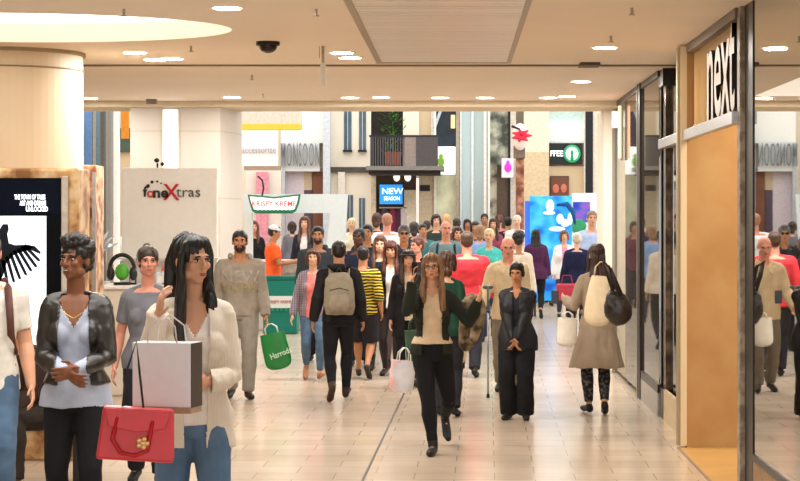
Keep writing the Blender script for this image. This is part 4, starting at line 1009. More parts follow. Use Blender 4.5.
# ================================================================== BAGS
def frame_at(p, rz): return dict(loc=p, rz=rz)
def carrier(name, p, w, d, h, m, label, cat='bag', rz=0, tilt=0, handle=.12, hm=None, side=None, gather=0, soft=0):
    "open-topped bag: p = point where the handles are gripped"
    o = bpy.data.objects.new(name, None); C.objects.link(o); o.location = p; o.rotation_euler = (0, R(tilt), rz); tag(o, label, cat)
    g = G(); zt = -handle; zb = -handle-h
    vs = []; lv = [(zb, 1, 1), (zb+h*.33, 1.0+soft, 1+soft*4), (zb+h*.66, 1.0-gather*.3+soft, 1+soft*2), (zt, 1-gather, 1-gather)]
    for z, a, b in lv: vs += [(-w/2*a, -d/2*b, z), (w/2*a, -d/2*b, z), (w/2*a, d/2*b, z), (-w/2*a, d/2*b, z)]
    fs = [(3, 2, 1, 0)]
    for L_ in range(3):
        for i in range(4): j = (i+1) % 4; fs.append((4*L_+i, 4*L_+j, 4*L_+4+j, 4*L_+4+i))
    g.add(vs, fs); b = obj('bag_body', g, m, o)
    sm = b.modifiers.new('t', 'SOLIDIFY'); sm.thickness = .004
    if soft: sb = b.modifiers.new('sub', 'SUBSURF'); sb.levels = sb.render_levels = 2; smooth(b.data)
    g = G()
    for y_ in (-d/2*(1-gather), d/2*(1-gather)):
        g.path([(-w*.22, y_, zt-.01), (-w*.20, y_*.7, zt+handle*.6), (-w*.06, y_*.2, 0), (w*.06, y_*.2, 0), (w*.20, y_*.7, zt+handle*.6), (w*.22, y_, zt-.01)], .005, n=6, ends=False)
    obj('handle', g, hm or m, o, smoothed=True)
    return o
# ================================================================== PEOPLE
DK = '#24242a'; BLK = '#1a1a1e'; JEAN = '#4d6680'; JEAN2 = '#33435c'
leather = mat('#26231f', .32, var=.25, scale=14, spec=.55)
knit = stripe('#e8dfd0', '#dccfbc', 45, 'X', noisy=2)
# -- foreground
p1 = person('person in white t-shirt and jeans with brown bag strap, cut by left picture edge', -13, 168, 236, yaw=12, sex='m', skin='fair', hair=('short', '#3a271b'),
    tops=[('t_shirt', '#d8d2c8', {'sleeve': .34, 'hem': .47, 'off': .016, 'amp': .009})], bottom=('trousers', mat(JEAN, .85, var=.3, scale=5)), la=(.145, -.03, .485), legs='step')
p2 = person('person with short curly black hair in black leather jacket over pale blue top', 76, 182, 243, yaw=4, sex='f', skin='brown', hair=('afro', '#17110e'),
    tops=[('top', '#aab2c4', {'hem': .475, 'sleeve': .95, 'v': .10, 'off': .007, 'flare': .012, 'label': 'pale blue draped v-neck top', 'amp': .010}),
          ('jacket', leather, {'hem': .545, 'open': (.052, .045), 'off': .020, 'amp': .012, 'label': 'shiny black leather jacket worn open', 'cuff': .004})],
    bottom=('slim', BLK), la=(.015, -.155, .60), ra=(.005, -.15, .585), pole_l=(.7, .5, -.8), pole_r=(.7, .5, -.8), hyaw=-28, hpitch=-2, legs='step', expr='smile', build=.98)
p3 = person('person in cream cardigan and jeans with long straight black hair, looking right', 192, 212, 241, yaw=14, sex='f', skin='fair', hair=('long', '#120e0d', .50, -1),
    tops=[('blouse', '#e6e0d8', {'hem': .50, 'sleeve': .3, 'v': .09, 'off': .007, 'label': 'white blouse'}),
          ('cardigan', knit, {'hem': .44, 'open': (.030, .040), 'off': .022, 'flare': .010, 'amp': .012, 'label': 'loose cream knitted cardigan', 'cuff': .008})],
    bottom=('slim', mat('#56708c', .85, var=.25, scale=6)), la=(.020, -.15, .62), ra=(.105, -.16, .80), pole_l=(.6, .6, -.9), pole_r=(.25, -.2, -1), hyaw=28, hpitch=4, htilt=0, legs='walkL', walk=.8, shoes='#3a2a22')
p4 = person('person in grey t-shirt with white front, dark hair combed back, behind the cream cardigan', 148, 142, 249, yaw=8, sex='f', skin='ruddy', hair=('bun', '#33241c'),
    tops=[('t_shirt', '#74757c', {'sleeve': .33, 'hem': .48, 'off': .014})], bottom=('trousers', DK), la=(.06, -.15, .66), ra=(.14, .0, .49), legs='step', hyaw=8)
p5 = person('person in grey printed hoodie and grey joggers carrying a green bag', 240, 96.5, 232, yaw=6, sex='m', skin='tan', hair=('crop', '#1c1512'), beard='#1d1512',
    tops=[('hoodie', '#968d80', {'hem': .49, 'off': .026, 'hood': True, 'amp': .014, 'flare': -.004, 'text': [('NEW', .17, .722, '#d8cfc8'), ('YORK', .15, .660, '#c9b98e')], 'ty': -.10})],
    bottom=('trousers', mat('#8d877c', .9, var=.1)), shoes=('#2b211c',), la=(.155, -.05, .49), ra=(.15, -.02, .49), legs='step', build=1.08, hyaw=-4)
sp_ = person('person sitting on the bench under the advertising screen looking at a phone', 36, 141, 292, yaw=-25, sex='m', skin='tan', hair=('short', '#2c1d15'), hh=1.70, hip=.285, legs='sit',
    tops=[('jumper', '#3b2c26', {'hem': .49, 'off': .018})], bottom=('trousers', '#2d2620'), la=(.02, -.22, .62), ra=(.03, -.20, .60), lean=24, hpitch=18, shoes='#6b5c4c')
# -- second row
p7 = person('person with shoulder length brown hair in pink top and open plaid shirt', 313, 86.6, 251, yaw=8, sex='f', skin='pale', hair=('bob', '#4a2c20'),
    tops=[('top', '#e07d78', {'hem': .47, 'off': .012, 'sleeve': .5}), ('plaid_shirt', stripe('#6f7388', '#3a3f5a', 16, 'Z', '#c9a9a4', 16), {'hem': .48, 'open': (.060, .050), 'off': .024})],
    bottom=('slim', mat(JEAN, .85, var=.2)), shoes='#a87454', la=(.14, -.02, .47), ra=(.16, -.03, .49), legs='walkL', walk=.6, expr='smile', hyaw=-8)
p8 = person('person in dark grey hooded coat with black beard, behind the pink top', 318, 76, 227, yaw=5, sex='m', skin='tan', hair=('short', '#16110f'), beard='#15100e',
    tops=[('coat', '#343a40', {'hem': .45, 'off': .035, 'hood': True, 'amp': .012})], bottom=('trousers', DK), build=1.08, hyaw=-8)
p9 = person('person seen from behind in black hoodie and black trousers wearing a beige backpack', 339, 98, 243, yaw=184, sex='m', skin='tan', hair=('short', '#171210'),
    tops=[('hoodie', '#1f1e21', {'hem': .49, 'off': .026, 'hood': True})], bottom=('slim', BLK), shoes=('#3a241a',), la=(.16, .02, .50), ra=(.15, -.03, .50), legs='walkR', walk=.8)
p10 = person('person seen from behind in black and yellow striped top with bare legs', 363, 86, 247, yaw=176, sex='m', skin='tan', hair=('short', '#1a1412'),
    tops=[('striped_top', stripe('#1b1b1e', '#c9b13a', 9, 'Z', noisy=3, thr=.55), {'hem': .48, 'off': .020, 'sleeve': .6})], bottom=('shorts', '#26242a'), shoes='#2b2320', la=(.17, -.10, .56), ra=(.14, -.02, .50), legs='walkL', walk=.7, hh=1.52)
p11 = person('person with dark skin in navy jacket behind the striped top, head turned left', 359, 79, 229, yaw=0, sex='m', skin='dark', hair=('crop', '#120e0d'),
    tops=[('jacket', '#1e2234', {'hem': .49, 'off': .026})], bottom=('trousers', DK), hyaw=-15, build=1.05)
p12 = person('person with short dark hair farthest back of the pair left of the white t-shirt', 367.5, 68, 225, yaw=-6, sex='m', skin='tan', hair=('short', '#1b1512'),
    tops=[('jacket', '#232630', {'hem': .49, 'off': .022})], bottom=('trousers', DK))
p13 = person('person with long brown hair in navy jacket, shorts and dark tights', 380, 82, 238, yaw=8, sex='f', skin='pale', hair=('long', '#5a3826', .32),
    tops=[('jacket', '#1d2236', {'hem': .46, 'off': .022})], bottom=('tights', mat('#5a4640', .6, var=.1)), shoes=('#1a1718',), la=(.12, -.12, .58), ra=(.10, -.12, .60), legs='walkL', walk=.7, hyaw=-12)
p14 = person('person with auburn fringe in black jacket over white top', 391, 84.5, 243, yaw=-4, sex='f', skin='fair', hair=('fringe', '#4c2418', .30),
    tops=[('top', '#e6e2de', {'hem': .50, 'v': .05, 'off': .008}), ('jacket', '#17171b', {'hem': .47, 'open': (.030, .035), 'off': .020})], bottom=('tights', mat('#2c2526', .6)), shoes='#191718', la=(.10, -.12, .57), legs='step', hpitch=6)
p15 = person('person in black open coat and light scarf with dark flat hair beside the phone caller', 408, 90, 255, yaw=6, sex='f', skin='fair', hair=('long', '#3b281f', .26),
    tops=[('scarf_top', '#cdb99a', {'hem': .48, 'off': .012}), ('coat', '#1f1d20', {'hem': .36, 'open': (.028, .030), 'off': .024, 'flare': .01})], bottom=('slim', BLK), headwear=('hat', '#2a2422') , hh=1.50, legs='step', la=(.12, -.06, .5))
p16 = person('person with grey hair and sunglasses in a dark coat, behind the black jacket', 404, 71, 226, yaw=3, sex='m', skin='tan', hair=('quiff', '#565558'), glasses='dark',
    tops=[('coat', '#24262e', {'hem': .44, 'off': .025, 'collar': '#34353c'})], bottom=('trousers', DK))
p17 = person('person with reddish hair tied back looking left, beside the phone caller', 418, 80, 238, yaw=-30, sex='f', skin='ruddy', hair=('bun', '#5e3122'),
    tops=[('coat', '#2a2527', {'hem': .44, 'off': .022})], bottom=('slim', DK), hyaw=-20)
p18 = person('person seen from behind in white t-shirt with faded pink print, broad and tall', 387, 59, 214, yaw=178, sex='m', skin='ruddy', hair=('crop', '#a8745a'),
    tops=[('t_shirt', '#e6e8ec', {'sleeve': .4, 'hem': .47, 'off': .03, 'text': [('TOUR', .13, .70, '#d98f9a')], 'ty': .09})], bottom=('trousers', '#3a4254'), build=1.35)
# -- phone caller
p19 = person('person with long fair brown hair talking on a phone, striding forward in black trousers', 432, 124, 250, yaw=3, sex='f', skin='fair', hair=('long', '#7d5b3c', .42, 1),
    tops=[('top', '#c9b193', {'hem': .555, 'sleeve': .6, 'off': .007, 'v': .04, 'label': 'beige top'}), ('jacket', '#23261f', {'hem': .50, 'open': (.052, .042), 'off': .020, 'amp': .012, 'label': 'very dark green open jacket'})],
    bottom=('slim', '#141418'), shoes=('#161618',), ra=(.105, -.11, .865), pole_r=(.2, -.5, -1), la=(.225, -.10, .775), pole_l=(.35, .2, -1), foot=((.078, .25, .13), (.0, -.20, 0)), hyaw=-8, glasses='clear', htilt=-4)
# feet: planted foot is the one nearer the middle of the picture
p20 = person('person in dark green jacket mostly hidden behind the phone caller', 447, 106, 256, yaw=176, sex='f', skin='fair', hair=('bob', '#4a3020'),
    tops=[('jacket', '#1c4030', {'hem': .48, 'off': .018})], bottom=('trousers', '#2b2b30'), hh=1.54, build=.9, legs='step')
p21 = person('person seen from behind in bright red fleece and dark trousers', 467, 85, 233, yaw=182, sex='m', skin='ruddy', hair=('short', '#4a3426'),
    tops=[('fleece', '#d23a44', {'hem': .48, 'off': .030})], bottom=('trousers', '#2b2c34'), build=1.22, legs='step', la=(.16, -.10, .55), ra=(.20, -.14, .55))
p24 = person('bald elderly person in beige shirt behind the small one in black', 508, 93, 238, yaw=0, sex='m', skin='ruddy', hair=('bald', '#c9b8a4'),
    tops=[('shirt', '#c4ae8c', {'hem': .46, 'off': .028, 'collar': '#cbb694'})], bottom=('trousers', '#6d6354'), build=.95, legs='step', ra=(.18, -.12, .54), hpitch=14)
p25 = person('short person in black jacket and wide black trousers with hands clasped in front', 517, 107.5, 263, yaw=-8, sex='f', skin='tan', hair=('short', '#15110f'), 
    tops=[('top', '#26262c', {'hem': .48, 'v': .06, 'off': .008}), ('jacket', mat('#1b1c20', .5, var=.3, scale=12), {'hem': .44, 'open': (.016, .022), 'off': .028, 'amp': .012})], bottom=('wide', '#19191c'), la=(.000, -.13, .505), ra=(-.005, -.125, .49),
    pole_l=(.8, .5, -.4), pole_r=(.8, .5, -.4), build=1.08, hpitch=10, hyaw=-6)
p26 = person('person seen from behind in purple jacket with long black hair and black trousers', 536, 54, 231, yaw=182, sex='f', skin='tan', hair=('long', '#15100f', .42),
    tops=[('jacket', '#4a2444', {'hem': .44, 'off': .035})], bottom=('slim', BLK), build=1.15, legs='walkL', walk=.6)
coat = mat('#a3917c', .8, var=.1, scale=6)
p27 = person('person walking away in beige trench coat with long brown hair', 597, 105, 247, yaw=186, sex='f', skin='fair', hair=('long', '#3a231a', .38),
    tops=[('trench_coat', coat, {'hem': .27, 'flare': .055, 'off': .026, 'amp': .013, 'belt': '#96846f', 'sx': 11, 'sz': 3})], bottom=('slim', blotch('#1c1c20', '#2d2c30', '#6b6865', 30)), shoes='#1a1719',
    la=(.17, -.15, .67), pole_l=(.2, .5, -1), ra=(.13, -.08, .60), foot=((.04, -.05, 0), (-.035, .06, .02)))
p28 = person('elderly person with short white hair in a navy coat, back turned', 577, 62, 233, yaw=170, sex='f', skin='pale', hair=('short', '#c9c2b4'),
    tops=[('coat', '#1d2140', {'hem': .42, 'off': .035})], bottom=('trousers', DK), build=1.15)
p29 = person('person in white cardigan and long pink scarf before the blue board', 564, 53, 231, yaw=6, sex='f', skin='pale', hair=('bob', '#6a4a34'),
    tops=[('top', '#d98aa8', {'hem': .45, 'off': .012}), ('cardigan', '#e9e4e2', {'hem': .43, 'open': (.04, .03), 'off': .03})], bottom=('slim', '#3a4052'))
p6 = person('person in bright orange t-shirt and white cap working by the doughnut counter', 273, 60.6, 226, yaw=98, sex='m', skin='tan', hair=('short', '#241a15'), headwear=('cap', '#d5dde2'),
    tops=[('t_shirt', '#f2602a', {'sleeve': .4, 'hem': .50, 'off': .028})], bottom=('trousers', '#1d1e22'), la=(.10, -.20, .66), ra=(.12, -.20, .66), hpitch=10)
far = [
 ('person with long brown hair in black top behind the doughnut counter', 254, 51, 222, 0, 'f', 'fair', ('long', '#5b3423', .3), '#1c1a1e', {'hem': .48}, DK),
 ('person with long auburn hair in black blazer over white top, right of the doughnut worker', 305, 54, 217, -6, 'f', 'pale', ('long', '#5a3a2c', .34), None, None, DK),
 ('person in grey t-shirt with a backpack, bald pink head, left of the red fleece', 446, 67, 222, 0, 'm', 'ruddy', ('bald', '#c98f76'), '#6f8b93', {'sleeve': .35, 'hem': .47}, '#2f3644'),
 ('person with short blond hair in turquoise top, right of the red fleece', 489, 66, 229, 4, 'f', 'pale', ('short', '#dcc79a'), '#4fc0b8', {'hem': .46}, '#3c465a'),
 ('person in blue shirt standing close to the turquoise top', 480, 57, 226, 170, 'f', 'fair', ('bob', '#8d6a4c'), '#7f9fcf', {'hem': .46}, '#3c465a'),
 ('person with dark round hair in cream top, behind the bald one', 519, 70, 234, 176, 'f', 'tan', ('afro', '#17120f'), '#ddd2c2', {'hem': .47}, DK),
 ('white haired person in pale shirt, farther back above the dark round hair', 517, 46, 216, 0, 'm', 'pale', ('short', '#d8d2c6'), '#d9d3cb', {'hem': .47}, '#5a5f6a'),
 ('person with blond brown hair in white shirt before the left of the blue board', 540, 45, 225, 8, 'f', 'fair', ('bob', '#a87b4e'), '#ece8e4', {'hem': .47}, '#4a5064'),
 ('person in white t-shirt with short ginger hair before the blue board', 547, 47, 224, -4, 'm', 'fair', ('short', '#b1784e'), '#f0eeec', {'sleeve': .35, 'hem': .47}, '#4a5064'),
 ('tall person in light blue polo shirt before the violet board', 592, 58, 212, -4, 'm', 'fair', ('crop', '#7a5c45'), '#a9bce0', {'sleeve': .35, 'hem': .47}, '#20242e'),
 ('person with dark hair and pale face left of the bald backpack wearer', 436, 50, 215.5, 4, 'f', 'pale', ('bob', '#2a1712'), '#2d3a34', {'hem': .46}, DK),
 ('person in pale pink top just above the bald backpack wearer', 446, 45, 215, 176, 'f', 'pale', ('bob', '#d0a57c'), '#efc9c2', {'hem': .46}, '#3c465a'),
 ('person in navy and white jacket right of the pale pink top', 457, 48, 219, -170, 'm', 'tan', ('short', '#2e1f19'), '#26284a', {'hem': .46}, DK),
 ('person in bright pink top with dark hair, right of the navy jacket', 467, 43, 220, 10, 'f', 'tan', ('bob', '#281a17'), '#dd5f86', {'hem': .46}, '#2f3242'),
 ('person in royal blue shirt with arms raised slightly, far back', 484.5, 43, 214.5, 0, 'm', 'tan', ('crop', '#1c1715'), '#2456b0', {'sleeve': .4, 'hem': .47}, DK),
 ('person in dusty pink dress left of the far brown column', 499, 43, 215, 176, 'f', 'fair', ('ponytail', '#5b3a2c'), '#c77a80', {'hem': .36}, '#5a4a4a'),
 ('person in black coat by the foot of the brown column', 508, 45, 218, 172, 'm', 'tan', ('short', '#15120f'), '#1d1d26', {'hem': .42}, DK),
 ('person in maroon top with dark hair, far behind the blond one', 475, 51, 222, 2, 'f', 'tan', ('bob', '#2c1c16'), '#5c2b3c', {'hem': .46}, DK),
 ('person in dark jacket between the white post and the dark haired one', 427, 46, 221, 178, 'm', 'tan', ('short', '#2a1e18'), '#3a3a3c', {'hem': .46}, DK),
 ('person in burgundy top far back left of the brown column', 493, 47, 219, 6, 'f', 'fair', ('long', '#43291f', .3), '#8d3f55', {'hem': .46}, DK),
 ('person with sandy hair in grey top, far left of the broad white t-shirt', 352, 47, 219, 0, 'f', 'pale', ('bob', '#d5c3a2'), '#d9cbb4', {'hem': .46}, '#6c6a68'),
 ('person with dark hair just left of the broad white t-shirt', 377, 48, 213.5, 178, 'f', 'fair', ('bob', '#4a2a22'), '#3a3540', {'hem': .46}, DK),
 ('person with dark hair in charcoal coat right of the sunglasses wearer', 414, 52, 223, 180, 'f', 'fair', ('bob', '#2c2321'), '#2e2f36', {'hem': .42}, DK),
 ('person in teal top behind the phone caller near the white post', 423, 55, 225, 4, 'm', 'tan', ('short', '#2e2019'), '#3f6f70', {'hem': .46}, DK),
 ('person in white shirt beside the pink scarf wearer', 556, 46, 228, 178, 'm', 'fair', ('short', '#4c382b'), '#e9e7e6', {'hem': .46}, '#3f4656'),
 ('person in pink t-shirt between the white shirts before the board', 552, 43, 221, 0, 'm', 'ruddy', ('short', '#8a5c40'), '#c9b4c4', {'hem': .46}, '#4a4a58'),
 ('person in dark suit far behind the purple jacket', 530, 43, 221, 174, 'm', 'tan', ('short', '#1f1814'), '#2c2c38', {'hem': .46}, DK),
 ('person in brown coat behind the phone caller, left of the red fleece', 457, 63.5, 228, 6, 'f', 'fair', ('long', '#4b2f22', .3), '#5c4638', {'hem': .42}, DK),
 ('person in cream jumper far left behind the kiosk', 115, 44, 224, 0, 'f', 'pale', ('bob', '#c9a880'), '#dcd0c0', {'hem': .46}, '#5a5f6a'),
 ('person with dark hair in grey coat far behind the doughnut counter', 292, 44, 222, 180, 'f', 'fair', ('bob', '#2f211c'), '#6b6a72', {'hem': .42}, DK),
]
for lb, x, s, hd, yw, sx, sk_, hr, col, op, bt in far:
    if col is None:
        person(lb, x, s, hd, yw, sx, sk_, hr, tops=[('top', '#e9e6e4', {'hem': .5, 'off': .008}), ('blazer', '#20222c', {'hem': .46, 'open': (.04, .03), 'off': .024})], bottom=('slim', bt))
    else:
        op = dict(op); op['off'] = .02
        person(lb, x, s, hd, yw, sx, sk_, hr, tops=[('top', col, op)], bottom=('trousers', bt), legs=random.choice(['stand', 'step', 'walkL', 'walkR']), hyaw=random.uniform(-12, 12))

# ================================================================== CARRIED THINGS
def strap(name, pts, r, m, label=None, parent=None, flat=.3, up=None):
    g = G(); g.path(pts, r, n=8, flat=flat, up=up); return obj(name, g, m, parent, smoothed=True)
def backpack(pr, m, label, sc=1, back_y=.105, trim='#3a3630'):
    o = bpy.data.objects.new('backpack', None); C.objects.link(o); o.matrix_world = pr['M'] @ Matrix.Translation((0, 0, 0))
    h = pr['h']; o.location = pr['M'] @ V((0, back_y*h, .55*h)); o.rotation_euler = (0, 0, pr['yaw']); tag(o, label, 'backpack')
    g = G(); X, Y = V((1,0,0)), V((0,1,0)); w = .095*h*sc
    g.tube([(V((0,.03,-.02*h)), w*.9, .045, X, Y), (V((0,.045,.03*h)), w*1.05, .085, X, Y), (V((0,.045,.12*h)), w*1.02, .085, X, Y), (V((0,.03,.20*h)), w*.92, .07, X, Y), (V((0,.01,.245*h)), w*.55, .035, X, Y)], 20)
    me = remesh(g, .010, 3); me.materials.clear(); wrinkle(me, .006); obj('main_body', me, m, o, smoothed=True)
    g = G(); g.tube([(V((0,.11,.0)), w*.65, .035, X, Y), (V((0,.125,.05*h)), w*.72, .04, X, Y), (V((0,.115,.10*h)), w*.66, .035, X, Y), (V((0,.10,.115*h)), w*.5, .02, X, Y)], 16)
    obj('front_pocket', g, m, o, smoothed=True)
    g = G(); g.path([(-w*.6,.11,.135*h), (0,.130,.15*h), (w*.6,.11,.135*h)], .004, n=6); obj('zip', g, mat(trim), o)
    g = G(); g.path([(-.03,.0,.245*h), (0,.0,.275*h), (.03,.0,.245*h)], .007, n=6); obj('top_loop', g, mat(trim), o)
    for sx in (1, -1):
        g = G(); g.path([(sx*.055*h, .0, .225*h), (sx*.065*h, -.085*h, .275*h), (sx*.070*h, -.155*h, .235*h), (sx*.078*h, -.178*h, .14*h), (sx*.100*h, -.13*h, .06*h), (sx*.08*h, -.02*h, .02*h)], .019, n=8, flat=.3); obj('shoulder_strap', g, m, o, smoothed=True)
    return o
backpack(p9, mat('#8c8270', .85, var=.12), 'beige backpack worn by the person in black hoodie seen from behind')
bpk = ALLP[[i for i, a in enumerate(ALLP) if 'with a backpack, bald pink head' in a['o']['label']][0]]
backpack(bpk, mat('#26303a', .8), 'dark backpack with straps over the grey t-shirt, left of the red fleece')
# strap of the man at the left edge
h = p1['h']; o = empty('shoulder_bag', p1['M'] @ V((-.17*h, .12*h, .50*h)), 'brown shoulder bag with strap on the person cut by the left edge', 'bag', None, p1['yaw'])
g = G(); g.box((-.05, -.12, -.15), (.05, .14, .12)); obj('bag_body', g, mat('#4a3128', .5), o, bevel=.03)
loc_ = lambda x_, y_, z_: V((x_*h, y_*h, z_*h)) - V((-.17*h, .12*h, .50*h))
g = G(); g.path([loc_(.058, .02, .838), loc_(.070, -.045, .815), loc_(.076, -.080, .74), loc_(.080, -.078, .66), loc_(.10, -.03, .60), loc_(.04, .09, .60), loc_(-.10, .10, .56), loc_(-.16, .09, .54)], .022, n=8, flat=.25); obj('strap', g, mat('#5a3a30', .5), o, smoothed=True)
# box-shaped white carrier and red handbag with the cream cardigan
g_ = at(168, 337, 222)
o = empty('gift_bag', at(167, 374, 226), 'big white boxy gift bag with dark side held by the one in the cream cardigan', 'bag', None, R(-14))
w, d, hh_ = .275, .13, .285
obj('bag_body', G().box((-w/2, -d/2, -hh_/2), (w/2, d/2, hh_/2)), [mat('#eceaf0', .35, var=.02)], o, bevel=.004)
obj('side_panel', G().box((w/2, -d/2+.002, -hh_/2+.002), (w/2+.004, d/2-.002, hh_/2-.002)), mat('#4f4642', .5), o)
obj('bottom_edge', G().box((-w/2-.001, -d/2-.003, -hh_/2-.025), (w/2+.001, d/2, -hh_/2+.004)), mat('#b49a86', .5), o, bevel=.003)
g = G()
for y_ in (-d/2+.01, d/2-.01): g.path([(-.07, y_, hh_/2-.01), (-.06, y_, hh_/2+.07), (0, y_*.6, hh_/2+.12), (.06, y_, hh_/2+.07), (.07, y_, hh_/2-.01)], .004, n=6)
obj('handle', g, mat('#d8c9c0', .5), o, smoothed=True)
o = empty('handbag', at(137, 434, 232), 'bright red structured handbag with gold clasp hanging below the white gift bag', 'handbag', None, R(6)); o.rotation_euler.y = R(4)
red = mat('#d92f38', .35, var=.06, scale=8, spec=.5)
g = G(); g.add([(-.165,-.07,-.11),(.165,-.07,-.11),(.165,.07,-.11),(-.165,.07,-.11),(-.150,-.045,.115),(.150,-.045,.115),(.150,.045,.115),(-.150,.045,.115)], [(0,3,2,1),(4,5,6,7),(0,1,5,4),(1,2,6,5),(2,3,7,6),(3,0,4,7)])
obj('bag_body', g, red, o, bevel=.012)
g = G(); g.prism([V((-.14,-.062,.11)), V((.14,-.062,.11)), V((.12,-.068,.035)), V((0,-.070,.015)), V((-.12,-.068,.035))], V((0,-.006,0))); obj('flap', g, red, o, bevel=.003)
g = G(); g.path([(-.085,-.065,.07), (-.10,-.075,-.02), (-.06,-.08,-.075), (.0,-.082,-.085), (.05,-.08,-.06), (.065,-.07,.06)], .010, n=8); g.path([(-.085,.055,.07), (-.10,.065,-.02), (-.0,.07,-.085), (.065,.06,.06)], .009, n=8)
obj('handle', g, mat('#c4222c', .35), o, smoothed=True)
g = G(); [g.ell((.03+.018*math.cos(R(72*i)), -.088, -.028+.018*math.sin(R(72*i))), (.012,.006,.012), n=8, m=6) for i in range(5)]; g.ell((.03,-.09,-.028), (.012,.008,.012)); obj('gold_clasp', g, mat('#e8c088', .3, metal=.7, var=0), o, smoothed=True)
g = G(); g.path([(-.07,0,.11), (-.06,.0,.28), (-.03,.0,.40), (-.01,0,.28), (.02,0,.11)], .005, n=6); obj('thin_strap', g, mat('#2a2020', .5), o)
# green carrier
hd = p5['J'][1][3]
o = carrier('carrier_bag', hd+V((.03,-.02,0)), .30, .06, .40, mat('#157a35', .38, var=.18, scale=5, spec=.5), 'dark green carrier bag with white script swinging from the grey hoodie wearer', 'bag', R(-4), -13, .09, mat('#dfe9df', .5, var=0), gather=.08, soft=.03)
text('white_script', 'Harrods', .085, mat('#cfe3cf', .5, var=0), (.05, -.058, -.32), o, .002, .001, (R(90), R(-8), 0), .8)
# phone of the caller + her carriers
hp_ = p19['J'][-1]
o = empty('mobile_phone', hp_[3]+V((.012, -.01, .01)), 'dark mobile phone held to the ear of the striding caller', 'phone', None, R(60)); obj('case', G().box((-.034,-.005,-.065), (.034,.005,.065)), mat('#17171a', .2), o, bevel=.004); obj('screen', G().box((-.030,.005,-.058), (.030,.0065,.058)), mat('#2a2f38', .1, var=0), o)
o = carrier('carrier_bag', at(405, 348, 121), .22, .14, .28, blotch('#e9e6ea', '#d5dbe6', '#e0a9a4', 5, .4), 'white and pink patterned carrier bag at the side of the phone caller', 'bag', R(10), 6, .10, mat('#dfe9df', .5, var=0), soft=.04)
p_ = at(414, 318, 114); carrier('carrier_bag', p_, .20, .12, .40, mat('#2f4a35', .5, var=.2), 'dark green carrier bag behind the pink and white patterned one', 'bag', R(-8), -4, .1, soft=.03)
# folded camouflage jacket carried between the caller and the red fleece
sg2 = 119; g = G(); g.path([at(464, 304, sg2), at(472, 300, sg2), at(480, 302, sg2)], [.05, .055, .045], n=12); g.path([at(470, 302, sg2), at(469, 322, sg2), at(466, 344, sg2)], [.075, .085, .06], n=14, flat=.5); g.path([at(479, 304, sg2+1), at(478, 322, sg2+1), at(474, 338, sg2+1)], [.05, .06, .04], n=12, flat=.5)
me = remesh(g, .010, 3); me.materials.clear(); wrinkle(me, .02); o = obj('folded_jacket', me, blotch('#3c3529', '#6d5f48', '#8d7c62', 14), smoothed=True); tag(o, 'brown camouflage jacket folded over an arm beside the red fleece', 'jacket')
o = carrier('carrier_bag', at(460, 326, 97), .16, .10, .30, mat('#c9b08c', .6, var=.2), 'tan carrier bag hanging beside the folded camouflage jacket', 'bag', 0, 3, .10, soft=.03)
# crutch
a = at(488, 290, 96); b_ = V((a.x, a.y-.05, .0)); t = empty('crutch', V((a.x, a.y, 0)), 'grey metal crutch standing between the red fleece and the bald person', 'crutch')
g = G(); g.path([(0,-.02,.02), (0,0,.9)], .011, n=10); obj('shaft', g, mat('#9a9da0', .3, metal=.7, var=0), t, smoothed=True); g = G(); g.path([(0,0,.88), (0,.02,1.15)], .011, n=10); g.path([(-.04,.03,1.15), (0,.05,1.14), (.04,.03,1.15)], .018, n=8, flat=.4); obj('cuff', g, mat('#55585c', .5), t, smoothed=True)
g = G(); g.path([(0,-.09,.90), (0,0,.9)], .015, n=8); obj('hand_grip', g, dark, t, smoothed=True); g = G(); g.path([(0,-.02,.0), (0,-.02,.04)], [.019,.015], n=10, ends=False); obj('rubber_foot', g, dark, t)
# coat wearer: shoulder bag, cream tote, white carrier, phone
t = empty('shoulder_bag', at(618, 309, 118), 'black leather shoulder bag on the beige trench coat wearer', 'handbag', None, R(-15))
g = G(); g.ell((0,0,0), (.125,.085,.145)); g.ell((-.03,0,.08), (.08,.06,.09)); me = remesh(g, .01, 2); me.materials.clear(); wrinkle(me, .012); obj('bag_body', me, mat('#1c1512', .35, spec=.5), t, smoothed=True)
g = G(); g.path([(-.03,-.05,.14), (-.08,-.06,.30), (-.125,-.02,.40), (-.10,.08,.36), (-.04,.06,.14)], .016, n=8, flat=.4); g.path([(.04,-.05,.10), (-.05,-.07,.27), (-.105,-.02,.385), (-.08,.08,.34), (.03,.06,.10)], .014, n=8, flat=.4); obj('strap', g, mat('#241a16', .4), t, smoothed=True)
t = carrier('tote_bag', at(602, 262, 110), .27, .09, .48, mat('#e2d0ae', .6, var=.06), 'cream tote bag between the trench coat and the black shoulder bag', 'bag', R(-10), 5, .12, soft=.02, gather=.35)
t = carrier('carrier_bag', at(568, 312, 108), .20, .10, .28, mat('#e9e2d6', .45, var=.05), 'white carrier bag hanging from the left arm of the trench coat wearer', 'bag', R(5), 3, .05, soft=.03)
t = empty('mobile_phone', at(555, 297, 109), 'small dark phone in the left hand of the trench coat wearer', 'phone'); obj('case', G().box((-.034,-.005,-.06), (.034,.005,.06)), mat('#2b241f', .3), t, bevel=.004); obj('screen', G().box((-.03,-.0065,-.055), (.03,-.005,.055)), mat('#3a3f46', .2, var=0), t)
t = empty('handbag', at(567, 292, 64), 'red pink handbag at the side of the navy coat', 'handbag'); obj('bag_body', G().box((-.17,-.06,-.13), (.17,.06,.13)), mat('#b8384e', .5), t, bevel=.03); g = G(); g.path([(-.09,0,.12), (-.06,0,.26), (.06,0,.26), (.09,0,.12)], .01, n=6); obj('handle', g, mat('#8f2a3c'), t)
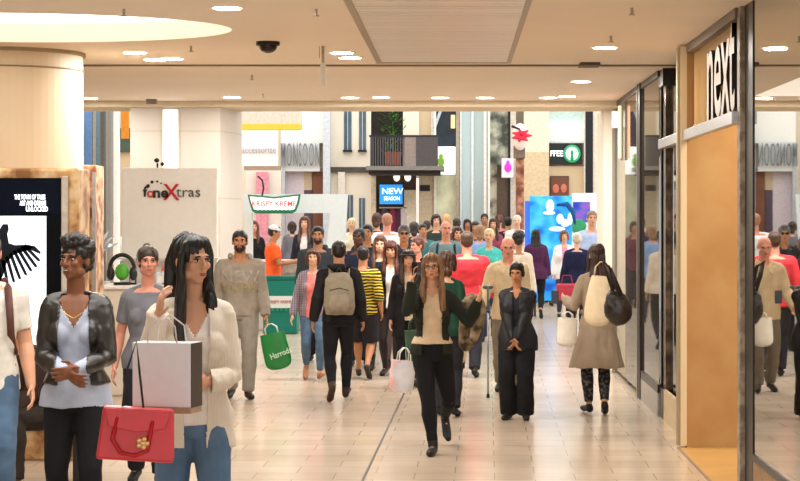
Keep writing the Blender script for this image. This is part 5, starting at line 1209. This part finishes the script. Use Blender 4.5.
t = empty('mobile_phone', sp_['J'][1][3]+V((0,-.02,.02)), 'phone in the hands of the seated bench person', 'phone'); obj('case', G().box((-.034,-.005,-.06), (.034,.005,.06)), mat('#1b1b1d', .3), t, bevel=.004); obj('screen', G().box((-.03,.005,-.055), (.03,.0065,.055)), mat('#3a3f46', .2, var=0), t)
# scarf ends and necklace
t = empty('necklace', p2['T'](0, -.075, .72), 'thin gold necklace on the leather jacket wearer', 'necklace'); g = G()
pts = [p2['T'](.03*math.sin(a)*1.2, -.060-.012*math.cos(a/2), .80-.045*(1-abs(a)/2.2)) - t.location for a in [-2.0,-1.5,-1,-.5,0,.5,1,1.5,2.0]]
g.path(pts, .0022, n=6); obj('chain', g, mat('#d8b04a', .25, metal=.9, var=0), t)

# ================================================================== LIGHT, CAMERA
w = bpy.data.worlds.new('daylight'); bpy.context.scene.world = w; w.use_nodes = True
bg = w.node_tree.nodes['Background']; bg.inputs[0].default_value = (1, .99, .975, 1); bg.inputs[1].default_value = 1.25
def area(nm, loc, size, e_, col, rot=(0, 0, 0)):
    d_ = bpy.data.lights.new(nm, 'AREA'); d_.shape = 'RECTANGLE'; d_.size, d_.size_y = size; d_.energy = e_; d_.color = col
    o_ = bpy.data.objects.new(nm, d_); C.objects.link(o_); o_.location = loc; o_.rotation_euler = rot; return o_
area('atrium_skylight', (-3, 37, 9.2), (16, 20), 450, (1, .98, .95))
area('walkway_lights_rear', (-2, 21, CZ-.04), (5, 3), 22, (1, .95, .88))
area('walkway_lights_front', (-1.5, 10.6, CZ-.04), (4, 3), 120, (1, .97, .93))
area('entrance_light', (3.2, 15, CZ-.02), (1.5, 1.5), 60, (1, .86, .66))
cam = bpy.data.cameras.new('camera'); co = bpy.data.objects.new('camera', cam); C.objects.link(co); bpy.context.scene.camera = co
co.location = (0, 0, CH); co.rotation_euler = (R(90), 0, 0); cam.sensor_width = 36; cam.lens = 36*FPX/800
cam.shift_x = -(VX-400)/800; cam.shift_y = -(240.5-VY)/800; cam.clip_end = 200
sc = bpy.context.scene; sc.view_settings.view_transform = 'Standard'; sc.view_settings.look = 'None'; sc.view_settings.gamma = 1
sc.view_settings.use_curve_mapping = False; sc.view_settings.exposure = 0.66
